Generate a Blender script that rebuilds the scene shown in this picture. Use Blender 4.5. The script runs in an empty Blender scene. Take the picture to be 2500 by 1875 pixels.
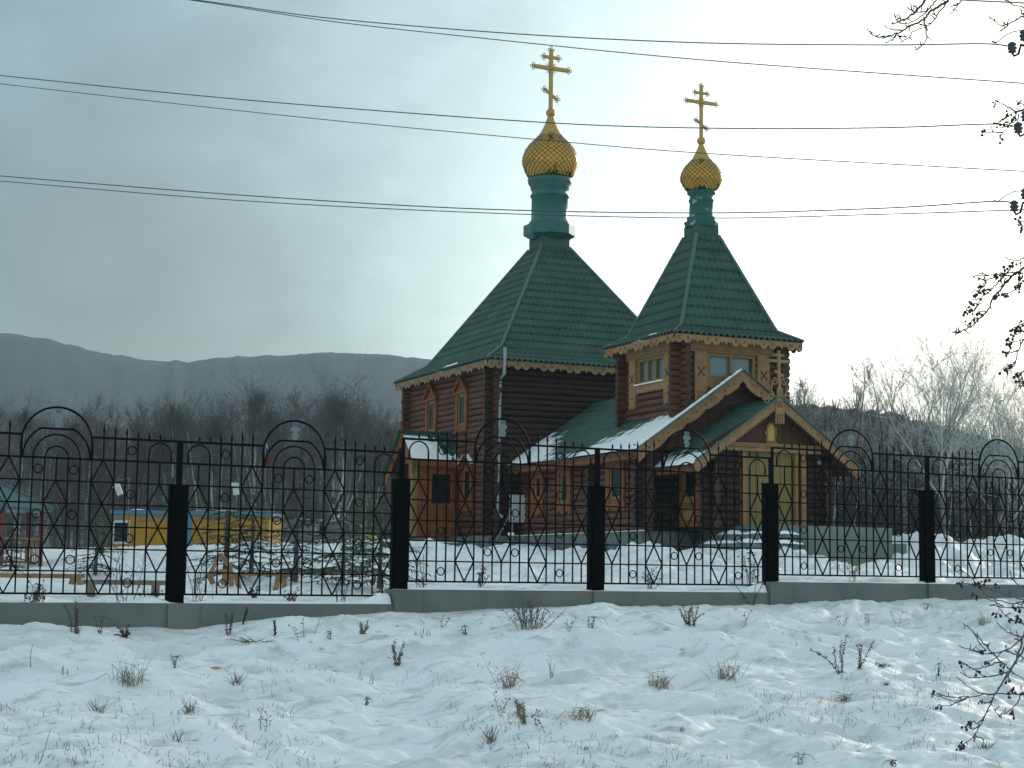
import bpy, bmesh, math, random
import numpy as np
from mathutils import Vector, Matrix
R = math.radians
sc = bpy.context.scene
col = sc.collection

# ------------------------------------------------------------------ camera
F_PX, PITCH, ROLL, YAW = 4240.7, 0.11155, 0.01231, 0.42697
_d = Vector((math.sin(YAW)*math.cos(PITCH), math.cos(YAW)*math.cos(PITCH), math.sin(PITCH)))
_r0 = Vector((math.cos(YAW), -math.sin(YAW), 0)); _u0 = _r0.cross(_d)
_r = _r0*math.cos(ROLL) + _u0*math.sin(ROLL); _u = -_r0*math.sin(ROLL) + _u0*math.cos(ROLL)
cam = bpy.data.cameras.new('camera'); cam_o = bpy.data.objects.new('camera', cam); col.objects.link(cam_o)
cam.sensor_width = 36; cam.lens = F_PX/2500*36; cam.clip_start = .1; cam.clip_end = 6000
m = Matrix((( _r.x, _u.x, -_d.x, 0), (_r.y, _u.y, -_d.y, 0), (_r.z, _u.z, -_d.z, 0), (0, 0, 0, 1)))
cam_o.matrix_world = m
sc.camera = cam_o

# ------------------------------------------------------------------ light
SUN_AZ, SUN_EL = R(54), R(17)            # azimuth measured from +Y towards +X
sun_dir = Vector((math.sin(SUN_AZ)*math.cos(SUN_EL), math.cos(SUN_AZ)*math.cos(SUN_EL), math.sin(SUN_EL)))
world = bpy.data.worlds.new('World'); sc.world = world; world.use_nodes = True
wt = world.node_tree; wn = wt.nodes; wl = wt.links
for n in list(wn): wn.remove(n)
def wnode(t, **k):
    n = wn.new(t)
    for a, b in k.items(): setattr(n, a, b)
    return n
w_out = wnode('ShaderNodeOutputWorld')
w_add = wnode('ShaderNodeAddShader')
bg1 = wnode('ShaderNodeBackground'); bg2 = wnode('ShaderNodeBackground')
sky = wnode('ShaderNodeTexSky', sky_type='NISHITA', sun_disc=False)
sky.sun_elevation = SUN_EL; sky.sun_rotation = SUN_AZ; sky.dust_density = 3
bg1.inputs[1].default_value = 0.05
tc = wnode('ShaderNodeTexCoord')
def vmath(op, a, b=None):
    n = wnode('ShaderNodeVectorMath', operation=op)
    wl.new(a, n.inputs[0])
    if b is not None:
        if isinstance(b, (tuple, list, Vector)): n.inputs[1].default_value = b
        else: wl.new(b, n.inputs[1])
    return n
def ramp(fac, stops, interp='EASE'):
    n = wnode('ShaderNodeValToRGB'); n.color_ramp.interpolation = interp
    e = n.color_ramp.elements
    while len(e) < len(stops): e.new(.5)
    for el, (p, c) in zip(e, stops): el.position = p; el.color = (*c, 1)
    wl.new(fac, n.inputs[0]); return n
# cloud deck: bright round the veiled sun on the right, a darker snow squall to the left, broken up by cloud noise
glow = (_d*F_PX + _r*(2080-1250) - _u*(840-937.5)).normalized()
squall = (_d*F_PX + _r*(300-1250) - _u*(700-937.5)).normalized()
def wmath(op, a, b_=None, c_=None):
    n = wnode('ShaderNodeMath', operation=op)
    for i, v in enumerate((a, b_, c_)):
        if v is None: continue
        if isinstance(v, (int, float)): n.inputs[i].default_value = v
        else: wl.new(v, n.inputs[i])
    return n.outputs[0]
def cloud_noise(scale, loc, stretch, detail=8, rough=.6):
    nz = wnode('ShaderNodeTexNoise'); nz.inputs['Scale'].default_value = scale; nz.inputs['Detail'].default_value = detail; nz.inputs['Roughness'].default_value = rough
    mp = wnode('ShaderNodeMapping'); mp.inputs['Scale'].default_value = (1, 1, stretch); mp.inputs['Location'].default_value = loc
    wl.new(tc.outputs['Generated'], mp.inputs[0]); wl.new(mp.outputs[0], nz.inputs[0]); return wmath('SUBTRACT', nz.outputs[0], .5)
ang = wmath('ARCCOSINE', vmath('DOT_PRODUCT', tc.outputs['Generated'], glow).outputs['Value'])
sq = wmath('ARCCOSINE', vmath('DOT_PRODUCT', tc.outputs['Generated'], squall).outputs['Value'])
n1 = cloud_noise(4.2, (3.1,.4,1.7), 1.7); n2 = cloud_noise(11, (1.7,5.2,.3), 1.5, 6)
sqf = wmath('SMOOTH_MAX', wmath('SUBTRACT', 1.0, wmath('DIVIDE', sq, .17)), 0.0, .2)
amp = wmath('MINIMUM', wmath('ADD', wmath('MULTIPLY', ang, 2.6), .1), 1.0)
t_ = wmath('ADD', ang, wmath('MULTIPLY', wmath('MULTIPLY', n1, amp), .40)); t_ = wmath('ADD', t_, wmath('MULTIPLY', wmath('MULTIPLY', n2, amp), .15)); t_ = wmath('ADD', t_, wmath('MULTIPLY', sqf, .20))
sep = wnode('ShaderNodeSeparateXYZ'); wl.new(tc.outputs['Generated'], sep.inputs[0])
t_ = wmath('ADD', t_, wmath('MULTIPLY', wmath('SUBTRACT', wmath('MINIMUM', sep.outputs[2], .45), .10), .34))
mr = wmath('DIVIDE', t_, 3.1416)
CLOUD_STOPS = [(0.0, (2.3,2.5,2.5)), (.04, (1.65,1.9,1.9)), (.062, (1.05,1.4,1.41)), (.085, (.66,.95,.98)), (.12, (.36,.55,.60)), (.155, (.205,.33,.37)), (.20, (.105,.175,.19)), (.33, (.42,.535,.56)), (.45, (.54,.675,.705)), (1.0, (.54,.675,.705))]
rp = ramp(mr, CLOUD_STOPS, 'LINEAR')
wl.new(rp.outputs[0], bg2.inputs[0]); bg2.inputs[1].default_value = 1.0
wl.new(sky.outputs[0], bg1.inputs[0])
wl.new(bg1.outputs[0], w_add.inputs[0]); wl.new(bg2.outputs[0], w_add.inputs[1]); wl.new(w_add.outputs[0], w_out.inputs[0])
sl = bpy.data.lights.new('sun', 'SUN'); so = bpy.data.objects.new('sun', sl); col.objects.link(so)
sl.energy = 1.5; sl.angle = R(10); sl.color = (1, .97, .92)
so.rotation_euler = (-sun_dir).to_track_quat('-Z', 'Y').to_euler(); so.location = (0, 0, 40)
sc.view_settings.view_transform = 'Standard'; sc.view_settings.look = 'None'
sc.view_settings.exposure = 0; sc.view_settings.gamma = 1
sc.cycles.volume_max_steps = 64; sc.cycles.max_bounces = 6; sc.cycles.volume_bounces = 0
sc.cycles.use_denoising = True

# ------------------------------------------------------------------ helpers
def ray(px, py): return _d*F_PX + _r*(px-1250) - _u*(py-937.5)
def atY(px, py, Y): q = ray(px, py); return q*(Y/q.y)
def atX(px, py, X): q = ray(px, py); return q*(X/q.x)
def atD(px, py, D): return ray(px, py)*(D/F_PX)
def smooth(t): t = max(0., min(1., t)); return t*t*(3-2*t)

def _hash(ix, iy, s):
    h = (ix.astype(np.int64)*374761393 + iy.astype(np.int64)*668265263 + s*974711) & 0x7fffffff
    h = ((h ^ (h >> 13))*1274126177) & 0x7fffffff
    return ((h ^ (h >> 16)) & 0xffff)/65535.0
def vnoise(x, y, s=0):
    x = np.asarray(x, float); y = np.asarray(y, float)
    ix = np.floor(x); iy = np.floor(y); fx = x-ix; fy = y-iy
    fx = fx*fx*fx*(fx*(fx*6-15)+10); fy = fy*fy*fy*(fy*(fy*6-15)+10)
    a = _hash(ix, iy, s); b = _hash(ix+1, iy, s); c = _hash(ix, iy+1, s); e = _hash(ix+1, iy+1, s)
    return (a*(1-fx)+b*fx)*(1-fy) + (c*(1-fx)+e*fx)*fy - .5
def fbm(x, y, s=0, o=4, g=.5):
    t = 0; a = 1
    for i in range(o):
        t = t + a*vnoise(x, y, s+i*17); x = x*2.03+7.1; y = y*2.03+3.7; a *= g
    return t

class Fr:                                   # a wall frame: U to the right seen from outside, N outward
    def __init__(s, o, u, n): s.o = Vector(o); s.u = Vector(u).normalized(); s.n = Vector(n).normalized()
    def p(s, u, z, n): return s.o + s.u*u + Vector((0, 0, z)) + s.n*n
class MB:
    def __init__(s): s.v = []; s.f = []; s.m = []; s.s = []
    def add(s, vs, fs, m=0, sm=False):
        b = len(s.v); s.v += [tuple(v) for v in vs]
        for f in fs: s.f.append([i+b for i in f]); s.m.append(m); s.s.append(sm)
    def hexa(s, p, m=0): s.add(p, [(0,3,2,1),(4,5,6,7),(0,1,5,4),(1,2,6,5),(2,3,7,6),(3,0,4,7)], m)
    def box(s, a, b, m=0):
        x0,y0,z0 = a; x1,y1,z1 = b
        s.hexa([(x0,y0,z0),(x1,y0,z0),(x1,y1,z0),(x0,y1,z0),(x0,y0,z1),(x1,y0,z1),(x1,y1,z1),(x0,y1,z1)], m)
    def fbox(s, F, u0, u1, z0, z1, n0, n1, m=0):
        s.hexa([F.p(u0,z0,n0),F.p(u1,z0,n0),F.p(u1,z0,n1),F.p(u0,z0,n1),F.p(u0,z1,n0),F.p(u1,z1,n0),F.p(u1,z1,n1),F.p(u0,z1,n1)], m)
    def fpoly(s, F, pts, n0, n1, m=0):
        k = len(pts); vs = [F.p(u,z,n1) for u,z in pts]+[F.p(u,z,n0) for u,z in pts]
        s.add(vs, [tuple(range(k)), tuple(range(2*k-1,k-1,-1))]+[(i,(i+1)%k,k+(i+1)%k,k+i) for i in range(k)], m)
    def bar(s, a, b, w, h=None, m=0, up=(0,0,1)):
        a = Vector(a); b = Vector(b); d = (b-a).normalized(); h = h or w
        x = d.cross(Vector(up))
        if x.length < 1e-4: x = d.cross(Vector((1,0,0)))
        x.normalize(); y = x.cross(d)
        q = lambda c,i,j: c+x*(w/2*i)+y*(h/2*j)
        s.hexa([q(a,-1,-1),q(a,1,-1),q(a,1,1),q(a,-1,1),q(b,-1,-1),q(b,1,-1),q(b,1,1),q(b,-1,1)], m)
    def tube(s, pts, rad, n=6, m=0, cap=True, sm=True):
        pts = [Vector(p) for p in pts]; k = len(pts)
        if not hasattr(rad, '__len__'): rad = [rad]*k
        vs = []; prev = None
        for i, p in enumerate(pts):
            d = (pts[min(i+1,k-1)]-pts[max(i-1,0)])
            if d.length < 1e-9: d = Vector((0,0,1))
            d.normalize()
            x = prev - d*prev.dot(d) if prev is not None else d.cross(Vector((.31,.17,1) if abs(d.z) < .9 else (1,.2,.1)))
            if x.length < 1e-6: x = d.orthogonal()
            x.normalize(); prev = x; y = d.cross(x)
            for j in range(n):
                a = 2*math.pi*j/n; vs.append(p+x*(math.cos(a)*rad[i])+y*(math.sin(a)*rad[i]))
        fs = [(i*n+j, i*n+(j+1)%n, (i+1)*n+(j+1)%n, (i+1)*n+j) for i in range(k-1) for j in range(n)]
        s.add(vs, fs, m, sm)
        if cap: s.add([vs[j] for j in range(n)]+[vs[(k-1)*n+j] for j in range(n)], [tuple(range(n-1,-1,-1)), tuple(range(n,2*n))], m)
    def lathe(s, c, prof, n=32, m=0, sm=True, rot=0, cap=True):
        vs = []; c = Vector(c)
        for r, z in prof:
            for j in range(n):
                a = 2*math.pi*j/n+rot; vs.append(c+Vector((r*math.cos(a), r*math.sin(a), z)))
        k = len(prof)
        s.add(vs, [(i*n+j, i*n+(j+1)%n, (i+1)*n+(j+1)%n, (i+1)*n+j) for i in range(k-1) for j in range(n)], m, sm)
        if cap: s.add([vs[j] for j in range(n)]+[vs[(k-1)*n+j] for j in range(n)], [tuple(range(n-1,-1,-1)), tuple(range(n,2*n))], m)
    def ball(s, c, r, m=0, n=10, sq=1):
        s.lathe(c, [(max(1e-3, r*math.sin(math.pi*i/n)), -r*sq*math.cos(math.pi*i/n)) for i in range(n+1)], n+2, m, True, 0, False)
    def fstrip(s, F, us, zt, zb, n0, n1, m=0):
        k = len(us); vs = []
        for u, a, b in zip(us, zt, zb): vs += [F.p(u,a,n1), F.p(u,b,n1), F.p(u,b,n0), F.p(u,a,n0)]
        fs = []
        for i in range(k-1):
            a = i*4; b = a+4
            fs += [(a,a+1,b+1,b), (a+1,a+2,b+2,b+1), (a+2,a+3,b+3,b+2), (a+3,a,b,b+3)]
        fs += [(0,3,2,1), ((k-1)*4,(k-1)*4+1,(k-1)*4+2,(k-1)*4+3)]
        s.add(vs, fs, m)
    def build(s, name, mats, parent=None, loc=None):
        me = bpy.data.meshes.new(name); me.from_pydata(s.v, [], s.f)
        if not isinstance(mats, (list, tuple)): mats = [mats]
        for q in mats: me.materials.append(q)
        me.polygons.foreach_set('material_index', s.m); me.polygons.foreach_set('use_smooth', s.s)
        me.update()
        o = bpy.data.objects.new(name, me); col.objects.link(o)
        if parent: o.parent = parent
        if loc: o.location = loc
        return o
def tag(o, label=None, cat=None, group=None, kind=None):
    if label: o['label'] = label
    if cat: o['category'] = cat
    if group: o['group'] = group
    if kind: o['kind'] = kind
    return o
def thing(name, label, cat, loc=(0,0,0), group=None, rz=0):
    o = bpy.data.objects.new(name, None); col.objects.link(o); o.location = loc; o.rotation_euler.z = rz
    o.empty_display_size = .3
    return tag(o, label, cat, group)

# ------------------------------------------------------------------ materials
def mat(name, c, rough=.7, metal=0, var=0, vscale=(3,3,3), c2=None, bump=0, bscale=30, spec=.3):
    mt = bpy.data.materials.new(name); mt.use_nodes = True
    nt = mt.node_tree; b = nt.nodes['Principled BSDF']
    b.inputs['Base Color'].default_value = (*c, 1); b.inputs['Roughness'].default_value = rough; b.inputs['Metallic'].default_value = metal
    b.inputs['Specular IOR Level'].default_value = spec
    if var or bump or c2:
        t = nt.nodes.new('ShaderNodeTexCoord')
    if var or c2:
        mpn = nt.nodes.new('ShaderNodeMapping'); mpn.inputs['Scale'].default_value = vscale
        no = nt.nodes.new('ShaderNodeTexNoise'); no.inputs['Scale'].default_value = 1; no.inputs['Detail'].default_value = 6; no.inputs['Roughness'].default_value = .6
        rp = nt.nodes.new('ShaderNodeValToRGB')
        rp.color_ramp.elements[0].position = .32; rp.color_ramp.elements[1].position = .68
        lo = c2 if c2 else tuple(x*(1-var) for x in c); hi = c if c2 else tuple(min(1, x*(1+var)) for x in c)
        rp.color_ramp.elements[0].color = (*lo, 1); rp.color_ramp.elements[1].color = (*hi, 1)
        nt.links.new(t.outputs['Object'], mpn.inputs[0]); nt.links.new(mpn.outputs[0], no.inputs[0]); nt.links.new(no.outputs[0], rp.inputs[0])
        nt.links.new(rp.outputs[0], b.inputs['Base Color'])
    if bump:
        n2 = nt.nodes.new('ShaderNodeTexNoise'); n2.inputs['Scale'].default_value = bscale; n2.inputs['Detail'].default_value = 5
        bm = nt.nodes.new('ShaderNodeBump'); bm.inputs['Strength'].default_value = bump; bm.inputs['Distance'].default_value = .02
        nt.links.new(t.outputs['Object'], n2.inputs[0]); nt.links.new(n2.outputs[0], bm.inputs['Height']); nt.links.new(bm.outputs[0], b.inputs['Normal'])
    return mt
M = dict(
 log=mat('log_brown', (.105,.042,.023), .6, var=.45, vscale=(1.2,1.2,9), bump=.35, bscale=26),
 logd=mat('log_dark', (.034,.017,.012), .65, var=.5, vscale=(1.2,1.2,9), bump=.35, bscale=26),  # darker copy of the log brown; puts the nave front's shade into the colour
 logr=mat('log_red', (.105,.043,.023), .55, var=.4, vscale=(1.2,1.2,9), bump=.35, bscale=26),
 logend=mat('log_end', (.058,.036,.027), .8, var=.5, vscale=(9,9,9)),
 orange=mat('orange_trim', (.20,.062,.014), .55, var=.35, vscale=(5,5,5)),
 ochre=mat('ochre_trim', (.29,.165,.076), .6, var=.22, vscale=(5,5,5)),
 beige=mat('beige_valance', (.24,.168,.095), .65, var=.25, vscale=(4,4,4)),
 plank=mat('brown_planks', (.075,.033,.019), .6, var=.4, vscale=(14,14,.7)),
 dark=mat('dark_hole', (.012,.009,.008), .8),
 roof=mat('green_roof_tile', (.029,.078,.060), .48, var=.3, vscale=(1.1,1.1,2.2), bump=.05, bscale=60, spec=.3),
 ridge=mat('green_ridge', (.042,.115,.09), .35, var=.12, spec=.5),
 drum=mat('green_drum', (.008,.105,.09), .33, var=.2, vscale=(2,2,2), spec=.5),
 drumw=mat('worn_green_drum', (.014,.11,.092), .4, var=.25, vscale=(3,3,3)),
 gold=mat('gold_leaf', (.47,.28,.068), .14, 1, var=.18, vscale=(7,7,7)),
 goldp=mat('gold_paint', (.44,.28,.095), .38, .75),
 bronze=mat('bronze_gap', (.07,.04,.012), .5, .5),
 yellow=mat('yellow_door', (.22,.16,.05), .55, var=.15, vscale=(9,9,1)),
 frame=mat('window_frame_olive', (.22,.15,.05), .55),
 glass=mat('window_glass', (.008,.012,.012), .10, spec=.12),
 paleglass=mat('frosted_glass', (.15,.22,.24), .2, spec=.5),
 stone=mat('plinth_stone', (.13,.155,.15), .9, var=.45, vscale=(2.2,2.2,3), bump=.6, bscale=7),
 slab=mat('painted_concrete', (.165,.195,.165), .85, var=.12, vscale=(.8,.8,3), bump=.15, bscale=12),
 conc=mat('grey_concrete', (.135,.15,.14), .9, var=.2, vscale=(1.6,1.6,2.4), bump=.25, bscale=22),
 iron=mat('black_iron', (.003,.004,.007), .6, spec=.05),
 post=mat('black_post', (.002,.003,.0035), .7, spec=.03, var=.3, vscale=(6,6,2)),
 silver=mat('silver_cross', (.17,.21,.21), .5, .2),
 zinc=mat('zinc_pipe', (.30,.325,.33), .42, .6, var=.15, vscale=(4,4,1.4)),
 white=mat('white_enamel', (.50,.54,.53), .55, var=.06),
 cable=mat('cable_grey', (.055,.065,.07), .6),
 porcelain=mat('insulator_dark', (.022,.028,.045), .25, spec=.6),
 bark=mat('grey_bark', (.085,.075,.068), .9, var=.4, vscale=(6,6,2)),
 frost2=mat('hoarfrost_twig', (.50,.53,.51), .9), wood=mat('wood_twig', (.105,.105,.103), .95), rwood=mat('reddish_wood_twig', (.13,.10,.102), .95),
 twig=mat('dark_twig', (.040,.036,.036), .9),
 rtwig=mat('reddish_twig', (.115,.088,.095), .85),
 frost=mat('frosted_twig', (.24,.25,.235), .9),
 berry=mat('dried_berry', (.028,.02,.03), .6),
 dock=mat('rust_weed', (.095,.056,.047), .9, var=.4, vscale=(30,30,30)),
 straw=mat('pale_straw', (.24,.205,.145), .85, var=.3, vscale=(40,40,9)),
 stalk=mat('grey_stalk', (.15,.13,.11), .9, var=.3, vscale=(40,40,9)),
 spruce=mat('spruce_needles', (.060,.088,.066), .8, var=.35, vscale=(5,5,5)),
 pine=mat('yellowing_needles', (.125,.125,.03), .8, var=.35, vscale=(5,5,5)),
 ybuild=mat('yellow_cabin_wall', (.38,.20,.014), .7, var=.1, vscale=(2,2,2)),
 blue=mat('blue_trim', (.06,.19,.27), .6),
 rail=mat('raw_timber', (.27,.165,.08), .75, var=.25, vscale=(3,3,9)),
 railg=mat('weathered_timber', (.185,.155,.125), .85, var=.25, vscale=(3,3,9)),
 redp=mat('red_post', (.17,.045,.045), .6),
 grey=mat('grey_shed_wall', (.17,.17,.155), .8, var=.15, vscale=(9,9,1)),
 teal=mat('teal_roof', (.055,.115,.105), .5, var=.15, vscale=(8,8,1)),
 flagr=mat('flag_red', (.22,.02,.025), .8), flagb=mat('flag_blue', (.05,.12,.4), .8),
 terracotta=mat('tan_stone', (.42,.27,.18), .85),
)
def snow_mat(name, c=(.86,.89,.91), bs=.25):
    mt = mat(name, c, .55, spec=.25); nt = mt.node_tree; b = nt.nodes['Principled BSDF']
    t = nt.nodes.new('ShaderNodeTexCoord'); bm = nt.nodes.new('ShaderNodeBump'); bm.inputs['Strength'].default_value = bs; bm.inputs['Distance'].default_value = .03
    n1 = nt.nodes.new('ShaderNodeTexNoise'); n1.inputs['Scale'].default_value = 9; n1.inputs['Detail'].default_value = 8; n1.inputs['Roughness'].default_value = .62
    nt.links.new(t.outputs['Object'], n1.inputs[0]); nt.links.new(n1.outputs[0], bm.inputs['Height']); nt.links.new(bm.outputs[0], b.inputs['Normal'])
    return mt
M['snow'] = snow_mat('snow', (.80,.825,.84), .55); M['rsnow'] = snow_mat('roof_snow', bs=.15)
def patchy_snow(mt):
    # elongated grey patches of three sizes mixed into the snow colour
    nt = mt.node_tree; b = nt.nodes['Principled BSDF']; t = nt.nodes.new('ShaderNodeTexCoord'); prev = None
    for sc_, loc, lo, hi, colr in (((.55,1.5,1),(3,1,0),.50,.66,(.60,.63,.635)),((2.1,6.5,1),(7,2,0),.53,.70,(.50,.52,.52)),((7,15,1),(1,9,0),.60,.74,(.36,.36,.34))):
        mp_ = nt.nodes.new('ShaderNodeMapping'); mp_.inputs['Scale'].default_value = sc_; mp_.inputs['Location'].default_value = loc
        n = nt.nodes.new('ShaderNodeTexNoise'); n.inputs['Scale'].default_value = 1; n.inputs['Detail'].default_value = 6; n.inputs['Roughness'].default_value = .6
        r = nt.nodes.new('ShaderNodeMapRange'); r.inputs[1].default_value = lo; r.inputs[2].default_value = hi
        mx = nt.nodes.new('ShaderNodeMix'); mx.data_type = 'RGBA'; mx.inputs[7].default_value = (*colr, 1)
        nt.links.new(t.outputs['Object'], mp_.inputs[0]); nt.links.new(mp_.outputs[0], n.inputs[0]); nt.links.new(n.outputs[0], r.inputs[0]); nt.links.new(r.outputs[0], mx.inputs[0])
        if prev is None: mx.inputs[6].default_value = tuple(b.inputs['Base Color'].default_value)
        else: nt.links.new(prev, mx.inputs[6])
        prev = mx.outputs[2]
    nt.links.new(prev, b.inputs['Base Color'])
patchy_snow(M['snow'])
def birch_mat():
    mt = mat('birch_bark', (.42,.42,.40), .85); nt = mt.node_tree; b = nt.nodes['Principled BSDF']
    t = nt.nodes.new('ShaderNodeTexCoord'); mp_ = nt.nodes.new('ShaderNodeMapping'); mp_.inputs['Scale'].default_value = (3,3,9)
    n1 = nt.nodes.new('ShaderNodeTexNoise'); n1.inputs['Scale'].default_value = 1.6; n1.inputs['Detail'].default_value = 5
    rp = nt.nodes.new('ShaderNodeValToRGB'); rp.color_ramp.elements[0].position = .40; rp.color_ramp.elements[1].position = .50
    rp.color_ramp.elements[0].color = (.06,.055,.05,1); rp.color_ramp.elements[1].color = (.44,.44,.41,1)
    nt.links.new(t.outputs['Object'], mp_.inputs[0]); nt.links.new(mp_.outputs[0], n1.inputs[0]); nt.links.new(n1.outputs[0], rp.inputs[0]); nt.links.new(rp.outputs[0], b.inputs['Base Color'])
    return mt
M['birch'] = birch_mat(); M['pbirch'] = mat('pale_birch_bark', (.27,.28,.265), .9, c2=(.10,.095,.09), vscale=(4,4,12))
def worn(name, c, chip, scale, lo, hi):
    mt = mat(name, c, .45); nt = mt.node_tree; b = nt.nodes['Principled BSDF']; t = nt.nodes.new('ShaderNodeTexCoord'); n1 = nt.nodes.new('ShaderNodeTexNoise')
    n1.inputs['Scale'].default_value = scale; n1.inputs['Detail'].default_value = 7; n1.inputs['Roughness'].default_value = .65
    rp = nt.nodes.new('ShaderNodeValToRGB'); e = rp.color_ramp.elements; e[0].position = lo; e[1].position = hi; e[0].color = (*c, 1); e[1].color = (*chip, 1)
    nt.links.new(t.outputs['Object'], n1.inputs[0]); nt.links.new(n1.outputs[0], rp.inputs[0]); nt.links.new(rp.outputs[0], b.inputs['Base Color']); return mt
M['drumw'] = worn('worn_green_drum', (.012,.105,.09), (.34,.40,.38), 3.1, .60, .63)
M['conc'] = worn('stained_concrete', (.118,.134,.124), (.165,.175,.16), 1.3, .38, .66)

# ------------------------------------------------------------------ ground
FS, FO = .07, 21.25                          # fence line: Y = FO + FS*X
_fx = [-60,2,5.5,8.1,10.3,14.3,19.5,60]; _fz = [-.78,-.65,-.64,-.45,-.41,-.33,-.21,.07]
_ix = [-60,7.9,8.6,14.1,14.8,60]; _iz = [-.37,-.37,-.20,-.20,-.03,.05]
def ground_np(X, Y, detail=True):
    X = np.asarray(X, float); Y = np.asarray(Y, float)
    s = Y-(FO+FS*X)
    zf = np.interp(X, _fx, _fz); zi = np.interp(X, _ix, _iz)
    t = np.maximum(0, -s-.15)
    front = zf - 1.12*(1-np.exp(-t/9.5)) - np.minimum(np.maximum(0, t-16)*.015, .4)
    lw = np.clip((X-8)/8, 0, 1); lw = lw*lw*(3-2*lw)
    bk = np.clip((t-7)/6.5, 0, 1); front = front - .36*bk*bk*(3-2*bk)
    s2 = np.clip((s-.2)/(27+28*(1-lw)), 0, None)
    rise = np.where(s2 < 1, s2**1.12, 1+.15*(1-np.exp(-(s2-1)*2)))
    back = zi + (.92-zi)*rise
    right = np.clip((X-28.5)/4, 0, 1)*np.exp(-((Y-41)/7.5)**2)
    back = back + .55*right
    # snow pushed up against the church plinth and round the steps
    k = np.clip((s+.03)/.15, 0, 1)
    z = front*(1-k)+back*k
    if detail:
        near = np.clip((60-Y)/30, 0, 1)
        z = z + near*(.20*fbm(X*.6, Y*.42, 3, 3) + .17*fbm(X*1.1, Y*1.7, 9, 3) - .06*np.abs(fbm(X*1.9, Y*3.2, 23, 3)) + .040*fbm(X*3.2, Y*5.4, 21, 4) + .013*fbm(X*12, Y*14, 29, 3))*np.clip(np.abs(s)/.9+.1, 0, 1)
        # wheel and foot tracks running along the fence
        u = Y-(FS+.02)*X
        band = np.exp(-((u-17.8)/1.5)**2)
        z = z + band*(.24*fbm(X*.33, u*4.6, 41, 3))+np.exp(-((u-19.6)/.9)**2)*.10*fbm(X*.8, u*6, 43, 3)
        # trampled, shovelled heaps inside the yard
        lump = np.clip((s-3)/5, 0, 1)*np.clip((62-Y)/20, 0, 1)*np.clip((X-6)/4, 0, 1)
        z = z + lump*(.50*fbm(X*.5, Y*.36, 61, 3) + .30*fbm(X*1.7, Y*1.3, 67, 4))
        for hx, hy, hw, hd in HOLLOWS:
            z = z - hd*np.exp(-(((X-hx)/hw)**2+((Y-hy)/(hw*1.25))**2))
    return z
HOLLOWS = []
def gz(x, y): return float(ground_np(np.array([x]), np.array([y]))[0])
def on_ground(px, py):
    q = ray(px, py).normalized(); t = 7.0
    ts = np.arange(6.0, 90, .05); X = q.x*ts; Y = q.y*ts; Z = q.z*ts
    dz = Z-ground_np(X, Y); i = np.argmax(dz < 0)
    if dz[i] >= 0: return q*45
    return Vector((X[i], Y[i], float(ground_np(X[i:i+1], Y[i:i+1])[0])))
for px, py, w, dd in ((632,1800,.14,.13),(640,1822,.12,.14),(1608,1692,.2,.10),(1600,1682,.3,.05),(1195,1825,.16,.10),(2395,1832,.2,.12),(1420,1760,.18,.06),(1240,1680,.25,.05),(240,1745,.2,.05),(2230,1700,.2,.06),(1060,1800,.25,.05),(1030,1835,.14,.08),(1070,1840,.12,.07),(2050,1702,.2,.05),(560,1722,.35,.05),(90,1760,.5,.06)):
    p = on_ground(px, py); HOLLOWS.append((p.x, p.y, w, dd))

def terrain():
    az0 = YAW
    az = np.concatenate([np.linspace(R(-100), R(-22), 60, endpoint=False), np.linspace(R(-22), R(22), 620, endpoint=False), np.linspace(R(22), R(100), 60)])+az0
    rr = np.concatenate([np.linspace(.3, 7.5, 24, endpoint=False), np.linspace(7.5, 25, 430, endpoint=False), np.linspace(25, 65, 220, endpoint=False), np.geomspace(65, 1500, 40)])
    A, Rr = np.meshgrid(az, rr); X = np.sin(A)*Rr; Y = np.cos(A)*Rr
    Z = ground_np(X, Y)
    Z = np.where(Rr > 150, Z+(Rr-150)*.004, Z)
    n, k = A.shape
    co = np.stack([X, Y, Z], -1).reshape(-1, 3)
    i = np.arange((n-1)*(k-1)); a = (i//(k-1))*k + i % (k-1)
    q = np.stack([a, a+1, a+k+1, a+k], -1)
    return co, q
def grid_mesh(name, co, q, mt, sm=True):
    me = bpy.data.meshes.new(name)
    me.vertices.add(len(co)); me.vertices.foreach_set('co', co.astype(np.float32).ravel())
    me.loops.add(q.size); me.loops.foreach_set('vertex_index', q.astype(np.int32).ravel())
    me.polygons.add(len(q)); me.polygons.foreach_set('loop_start', np.arange(0, q.size, 4, dtype=np.int32)); me.polygons.foreach_set('loop_total', np.full(len(q), 4, np.int32))
    me.materials.append(mt); me.update(calc_edges=True); me.validate()
    if sm: me.polygons.foreach_set('use_smooth', np.ones(len(q), bool))
    o = bpy.data.objects.new(name, me); col.objects.link(o); return o
co, q = terrain()
tag(grid_mesh('snow_ground', co, q, M['snow']), 'uneven snow covered ground rising from the road to the church yard', kind='structure')

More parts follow.
